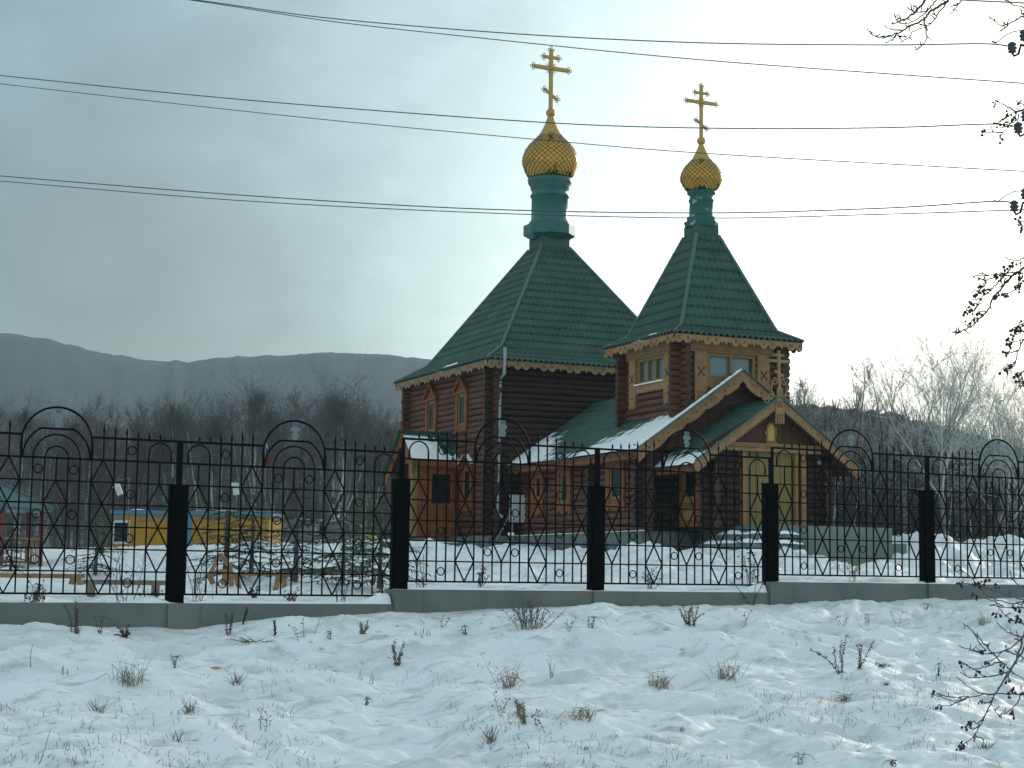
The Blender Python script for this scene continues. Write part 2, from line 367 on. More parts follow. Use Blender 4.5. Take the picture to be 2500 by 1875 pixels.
hillmat = mat('far_hill_wood', (.05,.055,.058), .95, c2=(.075,.08,.085), vscale=(.02,.02,.03))
rhillmat = mat('near_hill_scrub', (.026,.028,.03), .95, c2=(.10,.11,.115), vscale=(.35,.35,.5))
def ridge(name, prof, Rr, R0, z0, Rb, mt, rough, nseg=500, nr=24, seed=5, k=1.25):
    xs = [a for a, b in prof]
    px = np.linspace(xs[0], xs[-1], nseg); py = np.interp(px, xs, [b for a, b in prof])
    az = []; zt = []
    for a, b in zip(px, py):
        v = ray(a, b); h = math.hypot(v.x, v.y); az.append(math.atan2(v.x, v.y)); zt.append(v.z/h*Rr)
    az = np.array(az); zt = np.array(zt)
    zt = zt + rough*fbm(np.arange(nseg)*.35, np.zeros(nseg), seed, 3)
    rows = []
    for i in range(nr+7):
        if i <= nr: t = i/nr; rad = R0+(Rr-R0)*t; z = z0+(zt-z0)*t**k
        else: t = (i-nr)/6; rad = Rr+(Rb-Rr)*t; z = zt-(zt-z0)*t*.8
        z = z + (rough*1.2*fbm(np.arange(nseg)*.25, np.full(nseg, i*.7), seed+3, 3) if 0 < i < nr else 0)
        rows.append(np.stack([np.sin(az)*rad, np.cos(az)*rad, z], -1))
    co = np.array(rows).reshape(-1, 3); n = len(rows); kk = nseg
    i = np.arange((n-1)*(kk-1)); a = (i//(kk-1))*kk + i % (kk-1)
    return grid_mesh(name, co, np.stack([a, a+1, a+kk+1, a+kk], -1), mt), az, zt
PROF_FAR = [(-2600,900),(-1200,860),(-500,815),(-150,806),(0,812),(45,815),(95,822),(180,843),(280,866),(350,876),(410,882),(460,881),(560,873),(700,865),(800,861),(900,862),(980,869),(1100,884),(1400,930),(1700,1000),(1900,1060),(2200,1130),(2800,1240)]
far, faz, fzt = ridge('far_hill', PROF_FAR, 1350, 420, 4, 1600, hillmat, 2)
tag(far, 'long dark wooded mountain ridge fading in snowy haze behind the forest', kind='structure')
PROF_R = [(1350,935),(1600,950),(1900,978),(1960,985),(2080,998),(2180,1010),(2260,1030),(2350,1056),(2430,1078),(2500,1100),(2700,1150),(3300,1260),(4300,1340)]
near, naz, nzt = ridge('wooded_hill', PROF_R, 185, 78, 1.0, 260, rhillmat, .55, 400, 20, 15, 1.0)
tag(near, 'brushy hillside with thin snow rising behind the church on the right', kind='structure')
#@@SCENE
# ------------------------------------------------------------------ church
XA, YC, YT = 26.68, 55.55, 44.9
LD = .1965                                   # log course height
rnd = random.Random(7)
church = thing('wooden_church', 'brown log church with two green tent roofs topped by golden onion domes', 'church', (XA, 50, .9))
def P(name, mb, mats, parent=None, label=None):
    p = parent or church
    o = mb.build(name, mats, p)
    # parents sit at real places: keep the mesh in world coordinates
    off = Vector((0,0,0)); q = p
    while q is not None: off += q.location; q = q.parent
    o.location = -off
    if label: o['label'] = label
    return o
def logs(F, L, z0, z1, holes=(), ext=.26, e0=True, e1=True, half=0, mats=0, sq=1.0):
    mb = MB(); z = z0+LD*(.5+half*.5); k = 0
    while z < z1-LD*.3:
        spans = [(-(ext if e0 else 0)+rnd.uniform(-.02,.02), L+(ext if e1 else 0)+rnd.uniform(-.02,.02))]
        for a, b, c, d in holes:
            if c-LD*.3 < z < d+LD*.3:
                ns = []
                for s, e in spans:
                    if a > s: ns.append((s, min(e, a)))
                    if b < e: ns.append((max(s, b), e))
                spans = [x for x in ns if x[1]-x[0] > .03]
        r = LD*.53*rnd.uniform(.92,1.08); dz = rnd.uniform(-.012,.012)
        for s, e in spans:
            mb.tube([F.p(s,z+dz,-r), F.p((s+e)/2,z+dz+rnd.uniform(-.005,.005),-r+rnd.uniform(-.004,.004)), F.p(e,z+dz,-r)], r, 10, 0, False)
            for u, sg in ((s,-1),(e,1)):
                ring = [F.p(u, z+dz+r*math.sin(2*math.pi*j/10), -r+r*math.cos(2*math.pi*j/10)) for j in range(10)]
                mb.add(ring, [tuple(range(10)) if sg > 0 else tuple(range(9,-1,-1))], 1)
        z += LD; k += 1
    # backing so that no light leaks between the courses
    for a, b in [(0, L)]:
        segs = [(0, L, z0, z1)]
        for ha, hb, hc, hd in holes:
            ns = []
            for u0, u1, w0, w1 in segs:
                if hb <= u0 or ha >= u1 or hd <= w0 or hc >= w1: ns.append((u0,u1,w0,w1)); continue
                if ha > u0: ns.append((u0,ha,w0,w1))
                if hb < u1: ns.append((hb,u1,w0,w1))
                a_, b_ = max(u0,ha), min(u1,hb)
                if hc > w0: ns.append((a_,b_,w0,hc))
                if hd < w1: ns.append((a_,b_,hd,w1))
            segs = ns
        for u0, u1, w0, w1 in segs: mb.fbox(F, u0, u1, w0, w1, -.20, -.13, 0)
    return mb
def scallop(L, period=.95, d0=.15, style=0, u_start=0):
    us = list(np.arange(0, L, .022))+[L]; out = []
    for u in us:
        t = ((u+u_start) % period)/period
        if style == 0:                       # two round lobes, then three little teeth
            if t < .31: d = d0*.40+.60*d0*math.sqrt(max(0, 1-((t-.155)/.155)**2))
            elif t < .62: d = d0*.40+.60*d0*math.sqrt(max(0, 1-((t-.465)/.155)**2))
            else: d = d0*.40+.36*d0*abs(math.sin((t-.62)/.38*math.pi*3))**.7*(1.25 if .745 < t < .875 else .8)
        elif style == 1:                     # teeth
            d = d0*(.72+.28*abs(math.sin(t*math.pi*6)))
        else:                                # long cut lappets
            d = d0*(.62+.38*(1-abs(2*((t*4) % 1)-1))**.6)
        out.append(d)
    return us, out
def valance(F, L, z, mats, parent, period=.95, d0=.2, style=0, th=.03, holes=True, name='valance'):
    mb = MB(); us, ds = scallop(L, period, d0, style)
    mb.fstrip(F, us, [z]*len(us), [z-d for d in ds], -th, 0)
    if holes:
        k = 0
        while k*period < L:
            for c in (.155,.465):
                u = (k+c)*period
                for du, dz in ((-.03,-.03),(.03,-.03),(-.03,.03),(.03,.03),(0,0)):
                    uu, zz = u+du, z-d0*.42+dz
                    if 0.02 < uu < L-.02: mb.fbox(F, uu-.013, uu+.013, zz-.013, zz+.013, .001, .004, 1)
            k += 1
    return P(name, mb, mats, parent)

def tile_sheet(A, U, V, Lu, Lv, clips=(), period=.195, row=.34, fine=True, amp=.024, step=.05, flat_u=None):
    A = Vector(A); U = Vector(U).normalized(); V = Vector(V).normalized(); N = U.cross(V).normalized()
    du = period/6 if fine else period*2
    us = np.arange(0, Lu+du, du); vs = []
    k = 0
    while k*row < Lv:
        for t in ((0,.08,.3,.6,.9) if fine else (0,.5)): vs.append((k+t)*row)
        k += 1
    vs.append(k*row); vs = np.array(vs)
    Ug, Vg = np.meshgrid(us, vs)
    w = np.cos(2*math.pi*Ug/period)
    fr = ((Vg+.03*w)/row) % 1.0
    H = amp*w*np.abs(w)**.3 + step*(1-fr)*np.clip(fr/.06, 0, 1)
    if not fine: H = H*0
    Pn = np.array(A)[None,None,:]+Ug[...,None]*np.array(U)+Vg[...,None]*np.array(V)+H[...,None]*np.array(N)
    bm = bmesh.new()
    vv = [bm.verts.new(p) for p in Pn.reshape(-1,3)]
    n, kk = Ug.shape
    for i in range(n-1):
        for j in range(kk-1): bm.faces.new((vv[i*kk+j], vv[i*kk+j+1], vv[(i+1)*kk+j+1], vv[(i+1)*kk+j]))
    for p, nn in clips:
        bmesh.ops.bisect_plane(bm, geom=bm.verts[:]+bm.edges[:]+bm.faces[:], plane_co=p, plane_no=nn, clear_outer=True)
    return bm
def bm_to_mb(mb, bm, m=0, sm=False):
    bm.verts.index_update()
    mb.add([v.co.copy() for v in bm.verts], [[v.index for v in f.verts] for f in bm.faces], m, sm); bm.free()
def tent(cx, cy, he, ze, hb, zb, hn, zn, name, fine_sides=(0, 3)):
    """square tent roof: a flat skirt from eave he/ze to break hb/zb, then a steep tent to hn/zn"""
    mb = MB(); c = Vector((cx, cy, 0))
    sides = [((1,0,0),(0,-1,0)), ((0,1,0),(1,0,0)), ((-1,0,0),(0,1,0)), ((0,-1,0),(-1,0,0))]   # U, outward
    for i, (u, o) in enumerate(sides):
        u = Vector(u); o = Vector(o)
        for (h0, z0, h1, z1) in ((he, ze, hb, zb), (hb, zb-.01, hn, zn)):
            A = c+o*h0-u*h0+Vector((0,0,z0)); V = -o*(h0-h1)+Vector((0,0,z1-z0)); Lv = V.length; V.normalize()
            # hip planes pass through the vertical axis; clip on both sides
            cl = [(c, (-u+o*-1).normalized()*1.0), (c, (u-o).normalized())]
            cl = [(c, Vector(-u - o*1.0*-1*-1).normalized()), ]
            nl = Vector((u.x, u.y, 0)); no = Vector((o.x, o.y, 0))
            cl = [(c, (nl-no).normalized()), (c, (-nl-no).normalized()), (A+V*Lv, V)]
            bm_to_mb(mb, tile_sheet(A, u, V, 2*h0, Lv, cl, fine=(i in fine_sides)))
    # soffit
    z = ze-.015
    mb.add([(cx-he,cy-he,z),(cx+he,cy-he,z),(cx+he,cy+he,z),(cx-he,cy+he,z)], [(3,2,1,0)], 1)
    r = P(name, mb, [M['roof'], M['plank']])
    caps = MB()
    for sx, sy in ((-1,-1),(1,-1),(1,1),(-1,1)):
        a = Vector((cx+sx*he, cy+sy*he, ze+.03)); b = Vector((cx+sx*hb, cy+sy*hb, zb+.045)); e = Vector((cx+sx*hn, cy+sy*hn, zn+.03))
        caps.tube([b, b.lerp(e,.5), e], .055, 8, 0); caps.tube([a, b], .045, 8, 0)
    P('ridge_cap', caps, M['ridge'], r)
    return r

# ---- nave: square log body, tent roof
W = 3.85; ZP = 1.38; ZE = 7.06
XLn, YFn = XA-W, YC-W
FL = Fr((XLn, YC+W, 0), (0,-1,0), (-1,0,0))          # left side, u runs towards the camera
FFn = Fr((XLn, YFn, 0), (1,0,0), (0,-1,0))
FRn = Fr((XA+W, YFn, 0), (0,1,0), (1,0,0)); FBn = Fr((XA+W, YC+W, 0), (-1,0,0), (0,1,0))
uY = lambda y: YC+W-y
hl = [(uY(57.36), uY(56.68), 5.12, 6.22), (uY(54.60), uY(53.92), 5.12, 6.22), (uY(54.06), uY(53.40), 2.55, 3.62)]
P('log_wall', logs(FL, 2*W, ZP, ZE, hl, half=1), [M['log'], M['logend']])
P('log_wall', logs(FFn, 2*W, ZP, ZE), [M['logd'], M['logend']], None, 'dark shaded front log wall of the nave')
P('log_wall', logs(FRn, 2*W, ZP, ZE, half=1), [M['log'], M['logend']])
P('log_wall', logs(FBn, 2*W, ZP, ZE), [M['log'], M['logend']])
HE = 4.26
nroof = tent(XA, YC, HE, 7.10, 3.30, 7.66, .55, 11.78, 'tent_roof')
for F, L in ((Fr((XA-HE+.04,YC+HE-.04,0),(0,-1,0),(-1,0,0)),2*HE-.08),(Fr((XA-HE+.04,YC-HE+.04,0),(1,0,0),(0,-1,0)),2*HE-.08),(Fr((XA+HE-.04,YC-HE+.04,0),(0,1,0),(1,0,0)),2*HE-.08),(Fr((XA+HE-.04,YC+HE-.04,0),(-1,0,0),(0,1,0)),2*HE-.08)):
    valance(F, L, 7.10, [M['beige'], M['dark']], nroof, d0=.30)
# a few streaks of snow caught on the nave skirt (left side)
def snow_sheet(A, U, V, Lu, Lv, f, lift=.0, parent=None, name='snow_patch', du=.033, dv=.06, keep=-.62, th=.05):
    A = Vector(A); U = Vector(U).normalized(); V = Vector(V).normalized(); N = U.cross(V).normalized()
    us = np.arange(0, Lu+1e-6, du); vs = np.arange(0, Lv+1e-6, dv); Ug, Vg = np.meshgrid(us, vs)
    mk = f(Ug, Vg)
    H = lift+th*np.clip(mk, -1, 1)
    Pn = (np.array(A)+Ug[...,None]*np.array(U)+Vg[...,None]*np.array(V)+H[...,None]*np.array(N)).reshape(-1,3)
    n, k = Ug.shape; mf = mk.reshape(-1)
    used = {}; vsx = []; fs = []
    for i in range(n-1):
        for j in range(k-1):
            q = (i*k+j, i*k+j+1, (i+1)*k+j+1, (i+1)*k+j)
            if max(mf[x] for x in q) < keep: continue
            f2 = []
            for x in q:
                if x not in used: used[x] = len(vsx); vsx.append(Pn[x])
                f2.append(used[x])
            fs.append(f2)
    mb = MB(); mb.add(vsx, fs, 0, True)
    return P(name, mb, M['rsnow'], parent)
sk = Vector((HE-3.30, 0, .56)).normalized()
snow_sheet((XA-HE, YC+HE, 7.10), (0,-1,0), (sk.x,0,sk.z), 2*HE, 1.0, lambda u,v: 1.1-((u-4.9)/.85)**2*1.2-((v-.33-(u-4.9)*.22)/.16)**2+1.6*fbm(u*4,v*9,3,3), 0, nroof, 'snow_patch')

# ---- turrets: neck, drum, onion dome, cross
def turret(cx, cy, zn0, hn, rows, drum_mat, ring_prof, dome, cross_z, ks, name_lab):
    t = MB()
    zt = rows['flange0']
    t.lathe((cx,cy,0), [(hn*1.40, zn0-.55), (hn*1.40, zt)], 4, 0, False, math.pi/4)
    P('roof_neck', t, M['roof'])
    d = MB()
    fl = rows['fl_r']
    d.lathe((cx,cy,0), [(hn*1.28, zt-.04), (fl, zt+.10), (fl, rows['flange1']-.03), (fl*.93, rows['flange1'])], 8, 0, False, math.pi/8)
    d.lathe((cx,cy,0), ring_prof, 40, 0, True)
    P('drum', d, drum_mat)
    # onion: profile (r, z)
    pr = dome; zs = np.array([z for r, z in pr]); rs = np.array([r for r, z in pr])
    o = MB()
    o.lathe((cx,cy,0), [(r-.012, z) for r, z in pr], 44, 1, True)
    top = rows['scale_top']
    # diamond plates from the rim up to where the smooth spike begins
    arc = [0]; 
    zz = np.linspace(zs[0], top, 400); rr = np.interp(zz, zs, rs)
    for i in range(1, 400): arc.append(arc[-1]+math.hypot(zz[i]-zz[i-1], rr[i]-rr[i-1]))
    arc = np.array(arc); nrow = rows['nrow']; n = rows['ncol']
    za = np.interp(np.linspace(0, arc[-1], nrow+1), arc, zz); ra = np.interp(za, zz, rr)
    def pt(k, a, off):
        k = max(0, min(nrow, k)); i = min(max(k,1), nrow-1)
        tz, tr = za[i+1]-za[i-1], ra[i+1]-ra[i-1]; l = math.hypot(tz, tr); nr, nz_ = tz/l, -tr/l
        r = ra[k]+off*nr; return Vector((cx+r*math.cos(a), cy+r*math.sin(a), za[k]+off*nz_))
    for k in range(nrow-1):
        for j in range(n):
            a = 2*math.pi*(j+(k % 2)*.5)/n; h = math.pi/n
            p = [pt(k, a, .022*ks), pt(k+1, a+h, .012*ks), pt(k+2, a, .004*ks), pt(k+1, a-h, .012*ks)]
            c = sum(p, Vector())/4; p = [c+(x-c)*.87 for x in p]
            o.add(p, [(0,1,2,3)], 0)
    zt_ = top-.14*ks; o.lathe((cx,cy,0), [(float(np.interp(zt_, zs, rs))+.014, zt_)]+[(r+.012, z) for r, z in pr if z > zt_+.01], 40, 2, True)
    dm = P('onion_dome', o, [M['gold'], M['bronze'], M['goldp']])
    b = MB(); b.ball((cx,cy,rows['ball']), rows['ball_r'], 0, 16); P('ball', b, M['goldp'], dm)
    c = MB()
    z0, zl, zb, zu, z1 = cross_z; w = .118*ks; FX = Fr((cx,cy,0),(1,0,0),(0,-1,0))
    c.fbox(FX, -w/2, w/2, z0, z1-.06*ks, -w/2, w/2)
    def tref(u, z, du, dz):                  # little trefoil of rings
        for a, b_ in ((du,dz),(dz,du),(-dz,-du)):
            q = Vector((u+a*.085*ks+du*.03*ks, 0, z+b_*.085*ks+dz*.03*ks))
            ring = [FX.p(q.x+.045*ks*math.cos(t), q.z+.045*ks*math.sin(t), 0) for t in np.linspace(0, 2*math.pi, 9)]
            c.tube(ring, .016*ks, 5, 0, False)
        c.fbox(FX, u-.045*ks, u+.045*ks, z-.045*ks, z+.045*ks, -.045*ks, .05*ks)
    H2 = .74*ks
    c.fbox(FX, -H2+.08*ks, H2-.08*ks, zb-w*.55, zb+w*.55, -w/2+.004, w/2-.004); tref(-H2+.06*ks, zb, -1, 0); tref(H2-.06*ks, zb, 1, 0)
    c.fbox(FX, -.24*ks, .24*ks, zu-w*.4, zu+w*.4, -w/2+.004, w/2-.004); tref(-.26*ks, zu, -1, 0); tref(.26*ks, zu, 1, 0)
    tref(0, z1-.07*ks, 0, 1)
    a = FX.p(-.20*ks, zl+.14*ks, 0); b_ = FX.p(.20*ks, zl-.14*ks, 0); c.bar(a, b_, w*.8, w*.7)
    tref(-.22*ks, zl+.15*ks, -1, 0); tref(.22*ks, zl-.15*ks, 1, 0)
    c.ball((cx,cy-.02,zb), .095*ks, 0, 10)
    for i in range(28):
        t = 2*math.pi*(i+.5)/28; L = (.27 if i % 2 else .22)*ks
        if abs(math.cos(t)) > .97 or abs(math.sin(t)) > .97: continue
        c.tube([FX.p(math.cos(t)*.09*ks, zb+math.sin(t)*.09*ks, 0), FX.p(math.cos(t)*L, zb+math.sin(t)*L, 0)], .011*ks, 4)
    P('dome_cross', c, M['goldp'], dm)
turret(XA, YC, 11.78, .55, dict(flange0=12.17, flange1=12.66, fl_r=.94, scale_top=16.05, nrow=22, ncol=30, ball=16.83, ball_r=.17), M['drum'],
    [(.74,12.64),(.74,12.76),(.665,12.82),(.655,13.68),(.705,13.70),(.705,13.76),(.655,13.79),(.655,13.93),(.70,13.98),(.70,14.06),(.79,14.2),(.81,14.36),(.70,14.38)],
    [(.72,14.37),(.84,14.5),(.95,14.72),(1.01,14.93),(1.016,15.04),(.99,15.2),(.92,15.40),(.80,15.58),(.63,15.76),(.48,15.9),(.37,16.04),(.27,16.22),(.185,16.42),(.125,16.60),(.085,16.72)],
    (16.95,17.52,18.49,18.90,19.22), 1.0, 'nave')
turret(XA, YT, 10.36, .385, dict(flange0=10.70, flange1=10.83, fl_r=.535, scale_top=12.82, nrow=18, ncol=26, ball=13.36, ball_r=.13), M['drumw'],
    [(.44,10.82),(.44,10.97),(.37,11.0),(.355,11.46),(.385,11.47),(.385,11.52),(.355,11.54),(.355,11.66),(.43,11.70),(.435,11.77),(.38,11.78)],
    [(.41,11.78),(.50,11.86),(.59,12.0),(.64,12.13),(.645,12.2),(.62,12.33),(.56,12.46),(.46,12.60),(.35,12.70),(.265,12.80),(.20,12.92),(.14,13.05),(.09,13.17),(.06,13.25)],
    (13.45,13.88,14.57,14.86,15.12), .74, 'tower')

# ---- windows
def gable_window(F, u0, u1, z0, z1, glass, zbot, apex_z, trim, name='window', snow=False):
    """narrow window with carved side boards and a pointed hood; u0..u1 glass, trim .2 either side"""
    uc = (u0+u1)/2; fw = .19
    w = MB()
    for a, b in ((u0-fw-.02, u0-.03), (u1+.03, u1+fw+.02)):
        us = list(np.arange(z0-.3, z1+.12, .05))
        mb_us = [a, b]
        w.fbox(F, a, b, zbot+.06, z1+.12, -.06, .055)
        z = zbot+.12
        while z < z1:                        # turned beads along the outer edge
            w.fbox(F, (a-.022 if a < uc else b), (a if a < uc else b+.022), z, z+.05, -.02, .045); z += .10
    w.fbox(F, u0-fw-.12, u1+fw+.12, z1+.12, z1+.18, -.06, .12)
    w.fbox(F, u0-fw+.04, u1+fw-.04, z1+.18, z1+.24, -.06, .05)
    w.fpoly(F, [(u0-fw-.05,z1+.18),(u1+fw+.05,z1+.18),(uc+.05,apex_z-.02),(uc,apex_z+.06),(uc-.05,apex_z-.02)], -.05, .03)
    for s in (-1, 1):
        e = uc+s*(u1-u0+2*fw+.2)/2
        w.bar(F.p(e, z1+.19, .06), F.p(uc, apex_z, .06), .06, .16, 0, F.n)
    us = list(np.arange(u0-fw, u1+fw, .025)); w.fstrip(F, us, [z0-.02]*len(us), [zbot+.03*abs(math.sin((u-u0)*26))-.01 for u in us], -.05, .05)
    # cut-outs in the hood
    for du, dz in ((0,.18),(-.09,.05),(.09,.05)): w.fbox(F, uc+du-.025, uc+du+.025, z1+.24+dz, z1+.31+dz, .031, .034, 1)
    o = P(name, w, [trim, M['dark']])
    f = MB()
    for a, b, c, d in ((u0-.03,u0+.05,z0-.02,z1+.12),(u1-.05,u1+.03,z0-.02,z1+.12),(u0+.05,u1-.05,z0-.02,z0+.05),(u0+.05,u1-.05,z1+.02,z1+.12)): f.fbox(F, a, b, c, d, -.08, .004)
    P('frame', f, M['frame'], o)
    g = MB(); g.fbox(F, u0+.04, u1-.03, z0+.03, z1+.04, -.05, -.012); P('pane', g, glass, o)
    if snow:
        s = MB()
        for sg in (-1, 1):
            e = uc+sg*(u1-u0+2*fw+.2)/2; s.bar(F.p(e, z1+.26, .07), F.p(uc+sg*.1, apex_z-.02, .07), .05, .12, 0, F.n)
        P('snow_cap', s, M['rsnow'], o)
    return o
for y0, y1 in ((57.36,56.68),(54.60,53.92)):
    gable_window(FL, uY(y0)+.06, uY(y1)-.06, 5.18, 6.12, M['glass'], 4.93, 6.80, M['orange'])
gable_window(FL, uY(54.06)+.05, uY(53.40)-.05, 2.62, 3.55, M['glass'], 2.22, 4.14, M['orange'], 'window', True)

# ---- refectory under the long gable roof
XR = 23.78; YR = 43.2; ZRE = 3.64; SL = .697
FRL = Fr((XR, YFn, 0), (0,-1,0), (-1,0,0)); ry = lambda y: YFn-y
Lr = YFn-YR
rw = [(50.37,49.97,2.58,3.22),(48.52,48.02,2.38,3.22),(45.20,44.55,2.38,3.22)]
holes = [(ry(a)-.03, ry(b)+.03, c-.03, d+.03) for a, b, c, d in rw]
P('log_wall', logs(FRL, Lr, ZP, 3.8, holes, e0=False), [M['logr'], M['logend']], None, 'reddish log side wall of the low refectory')
FRR = Fr((2*XA-XR, YR, 0), (0,1,0), (1,0,0)); P('log_wall', logs(FRR, Lr, ZP, 3.8, e1=False), [M['logr'], M['logend']])
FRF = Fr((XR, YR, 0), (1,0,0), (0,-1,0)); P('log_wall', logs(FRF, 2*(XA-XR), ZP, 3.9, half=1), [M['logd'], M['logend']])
pil = MB(); z = ZP+LD*.5                     # log ends of the inner cross wall
while z < 3.75:
    c = FRL.p(ry(46.35), z, -.1); pil.tube([c, c+Vector((-.3+rnd.uniform(-.02,.02),0,0))], LD*.52, 10, 0); z += LD
P('log_end_stack', pil, [M['logend']])
def slim_window(F, u0, u1, z0, z1, tz0, tz1, trim, name='window'):
    w = MB(); fw = .24
    w.fbox(F, u0-fw, u0-.02, tz0+.25, tz1, -.06, .05); w.fbox(F, u1+.02, u1+fw, tz0+.25, tz1, -.06, .05)
    w.fbox(F, u0-.02, u1+.02, z1+.04, tz1, -.06, .045)
    us = list(np.arange(u0-fw, u1+fw+.01, .02))
    w.fstrip(F, us, [z0-.04]*len(us), [tz0+.13-.13*abs(math.cos((u-u0+fw)/(u1-u0+2*fw)*math.pi*2)) for u in us], -.055, .04)
    z = tz0+.3
    while z < tz1-.06:
        for u in (u0-fw-.02, u1+fw): w.fbox(F, u, u+.02, z, z+.06, -.03, .04)
        z += .11
    o = P(name, w, trim)
    f = MB()
    for a, b, c, d in ((u0-.02,u0+.09,z0-.04,z1+.04),(u1-.03,u1+.02,z0-.04,z1+.04),(u0+.06,u1-.04,z0-.04,z0+.03),(u0+.06,u1-.04,z1-.02,z1+.04)): f.fbox(F, a, b, c, d, -.09, .004)
    P('frame', f, M['frame'], o)
    g = MB(); g.fbox(F, u0+.05, u1-.02, z0+.01, z1, -.05, -.012); P('pane', g, M['glass'], o)
    return o
for (a, b, c, d) in rw: slim_window(FRL, ry(a), ry(b), c, d, 1.98, 3.5, M['orange'])
# roof slopes
XE = 23.36; YG = 42.58; zr = ZRE+(XA-XE)*SL
v = Vector((XA-XE, 0, zr-ZRE))
rr_ = MB(); Lroof = YFn-YG
FT_hole = 1.72
bm = tile_sheet((XE, YFn, ZRE), (0,-1,0), v, Lroof, v.length, [((XE,YG,0),(0,-1,0))], row=.34, step=.022, amp=.015); bm_to_mb(rr_, bm)
v2 = Vector((-(XA-XE), 0, zr-ZRE)); bm = tile_sheet((2*XA-XE, YG, ZRE), (0,1,0), v2, Lroof, v.length, fine=False); bm_to_mb(rr_, bm)
for sx in (1, -1):                           # boarded soffit under each slope
    X0 = XE if sx > 0 else 2*XA-XE
    rr_.hexa([(X0,YG,ZRE-.10),(XA,YG,zr-.10),(XA,YFn,zr-.10),(X0,YFn,ZRE-.10),(X0,YG,ZRE-.03),(XA,YG,zr-.03),(XA,YFn,zr-.03),(X0,YFn,ZRE-.03)], 1)
rroof = P('gable_roof', rr_, [M['roof'], M['plank']])
rc = MB(); rc.tube([(XA,YG,zr+.02),(XA,YT-1.7,zr+.02)], .06, 8); P('ridge_cap', rc, M['ridge'], rroof)
FE = Fr((XE+.02, YFn-.02, 0), (0,-1,0), (-1,0,0)); valance(FE, Lroof-.1, ZRE-.01, [M['orange'], M['dark']], rroof, .42, .26, 2)
def refsnow(u, v):
    n = fbm(u*.9, v*1.1, 11, 4); n2 = fbm(u*5.1, v*1.0, 12, 2)
    near = np.clip((u-4.0)/2.2, -1, 1.2)          # deep snow beside the front gable
    far_ = np.clip((2.2-u)/1.6, -1, 1)            # and in the corner under the nave
    low = np.clip((1.05-v+.12*n*3)/.5, -1.2, 1)
    lim = 3.1-3.4*np.clip((8.3-u)/4.5,0,1)        # upper limit of the front drift, sloping to the eave
    f1 = np.clip((lim-v)/.85, -1.5, 1.2)
    lim2 = 2.0-2.1*np.clip((u-.6)/3.2,0,1)
    f2 = np.clip((lim2-v)/.7, -1.5, 1.0)
    f0 = np.clip((.30-v)/.3, -1.2, .12)
    m_ = np.maximum(np.maximum(np.where(u > 3.4, f1, -1.5), np.where(u < 4.2, f2, -1.5)), f0-.25)
    m_ = np.where(v > 3.6, -1, m_)
    return np.clip(m_ + .55*n + .75*n2, -1, 1)
snow_sheet((XE, YFn, ZRE), (0,-1,0), v, Lroof-.02, v.length-.2, refsnow, .004, rroof, 'snow_patch', th=.034)
# front gable: boarding and carved bargeboards
gb = MB(); gb.fpoly(FRF, [(XE-XR+.3,3.72),(2*(XA-XR)-(XE-XR)-.3,3.72),(XA-XR,zr-.12)], -.02, .06); P('gable_boarding', gb, M['plank'])
def barge(Y, xe, zfoot, xa, za, depth, th, mats, parent, style, tail=.12, over=.10):
    for sx in (1, -1):
        F = Fr((xa, Y, 0), (sx, 0, 0), (0,-1,0))
        mb = MB(); L = xa-xe+tail; us = list(np.arange(0, L, .02))+[L]; s = (za-zfoot)/(xa-xe)
        zt = [za+over-s*u for u in us]; zb = []
        for u in us:
            if style == 0:
                t = (u/.62) % 1; d = depth*(.72+.28*math.sqrt(max(0, 1-(2*t-1)**2)))
                if u < .12: d = depth*.8
            else: t = (u/.085) % 1; d = depth*(.86+.14*abs(2*t-1))
            zb.append(za+over-s*u-d/math.cos(math.atan(s)))
        if sx > 0: mb.fstrip(F, us, zt, zb, 0, th)
        else:
            G = Fr((xa, Y, 0), (1, 0, 0), (0,-1,0)); mb.fstrip(G, [-u for u in us][::-1], zt[::-1], zb[::-1], 0, th)
        G = Fr((xa, Y, 0), (1, 0, 0), (0,-1,0))
        if style == 0:
            k = 0; u = .3
            while u < L-.1:
                zc = za+over-s*u-depth*.62; mb.fbox(G, sx*u-.022, sx*u+.022, zc-.022, zc+.022, th+.001, th+.004, 1)
                u2 = u+.16; zc = za+over-s*u2-depth*.42
                if u2 < L-.1: mb.fbox(G, sx*u2-.05, sx*u2+.05, zc-.006, zc+.006, th+.001, th+.004, 1)
                u += .31
        else:
            u = .12
            while u < L-.06:
                zc = za+over-s*u-depth*1.02; mb.fbox(G, sx*u-.014, sx*u+.014, zc-.014, zc+.014, th+.001, th+.004, 1)
                u += .085
            u = .3
            while u < L-.2:
                zc = za+over-s*u-depth*.5; mb.bar(G.p(sx*(u-.05), zc+.02, th+.003), G.p(sx*(u+.05), zc-.01, th+.003), .012, .006, 1); u += .24
        P('bargeboard', mb, mats, parent)
        e = MB()                             # narrow lighter capping along the slope
        e.bar((xa, Y-.02-th, za+over+.02), (xa+sx*L, Y-.02-th, za+over+.02-s*L), .10, .03, 0, (0,0,1)); P('verge_cap', e, M['ridge'], parent)
barge(YG, XE, ZRE, XA, zr, .33, .035, [M['ochre'], M['dark']], rroof, 0, .10)
vs_ = MB()                                   # snow lying along the left verge
pts = [Vector((XE+(XA-XE)*t, YG+.05, ZRE+.12+(zr-ZRE)*t)) for t in np.linspace(0,1,40)]
for a, b in zip(pts[:-1], pts[1:]): vs_.tube([a, b], .05+.02*rnd.random(), 6)
P('snow_patch', vs_, M['rsnow'], rroof)

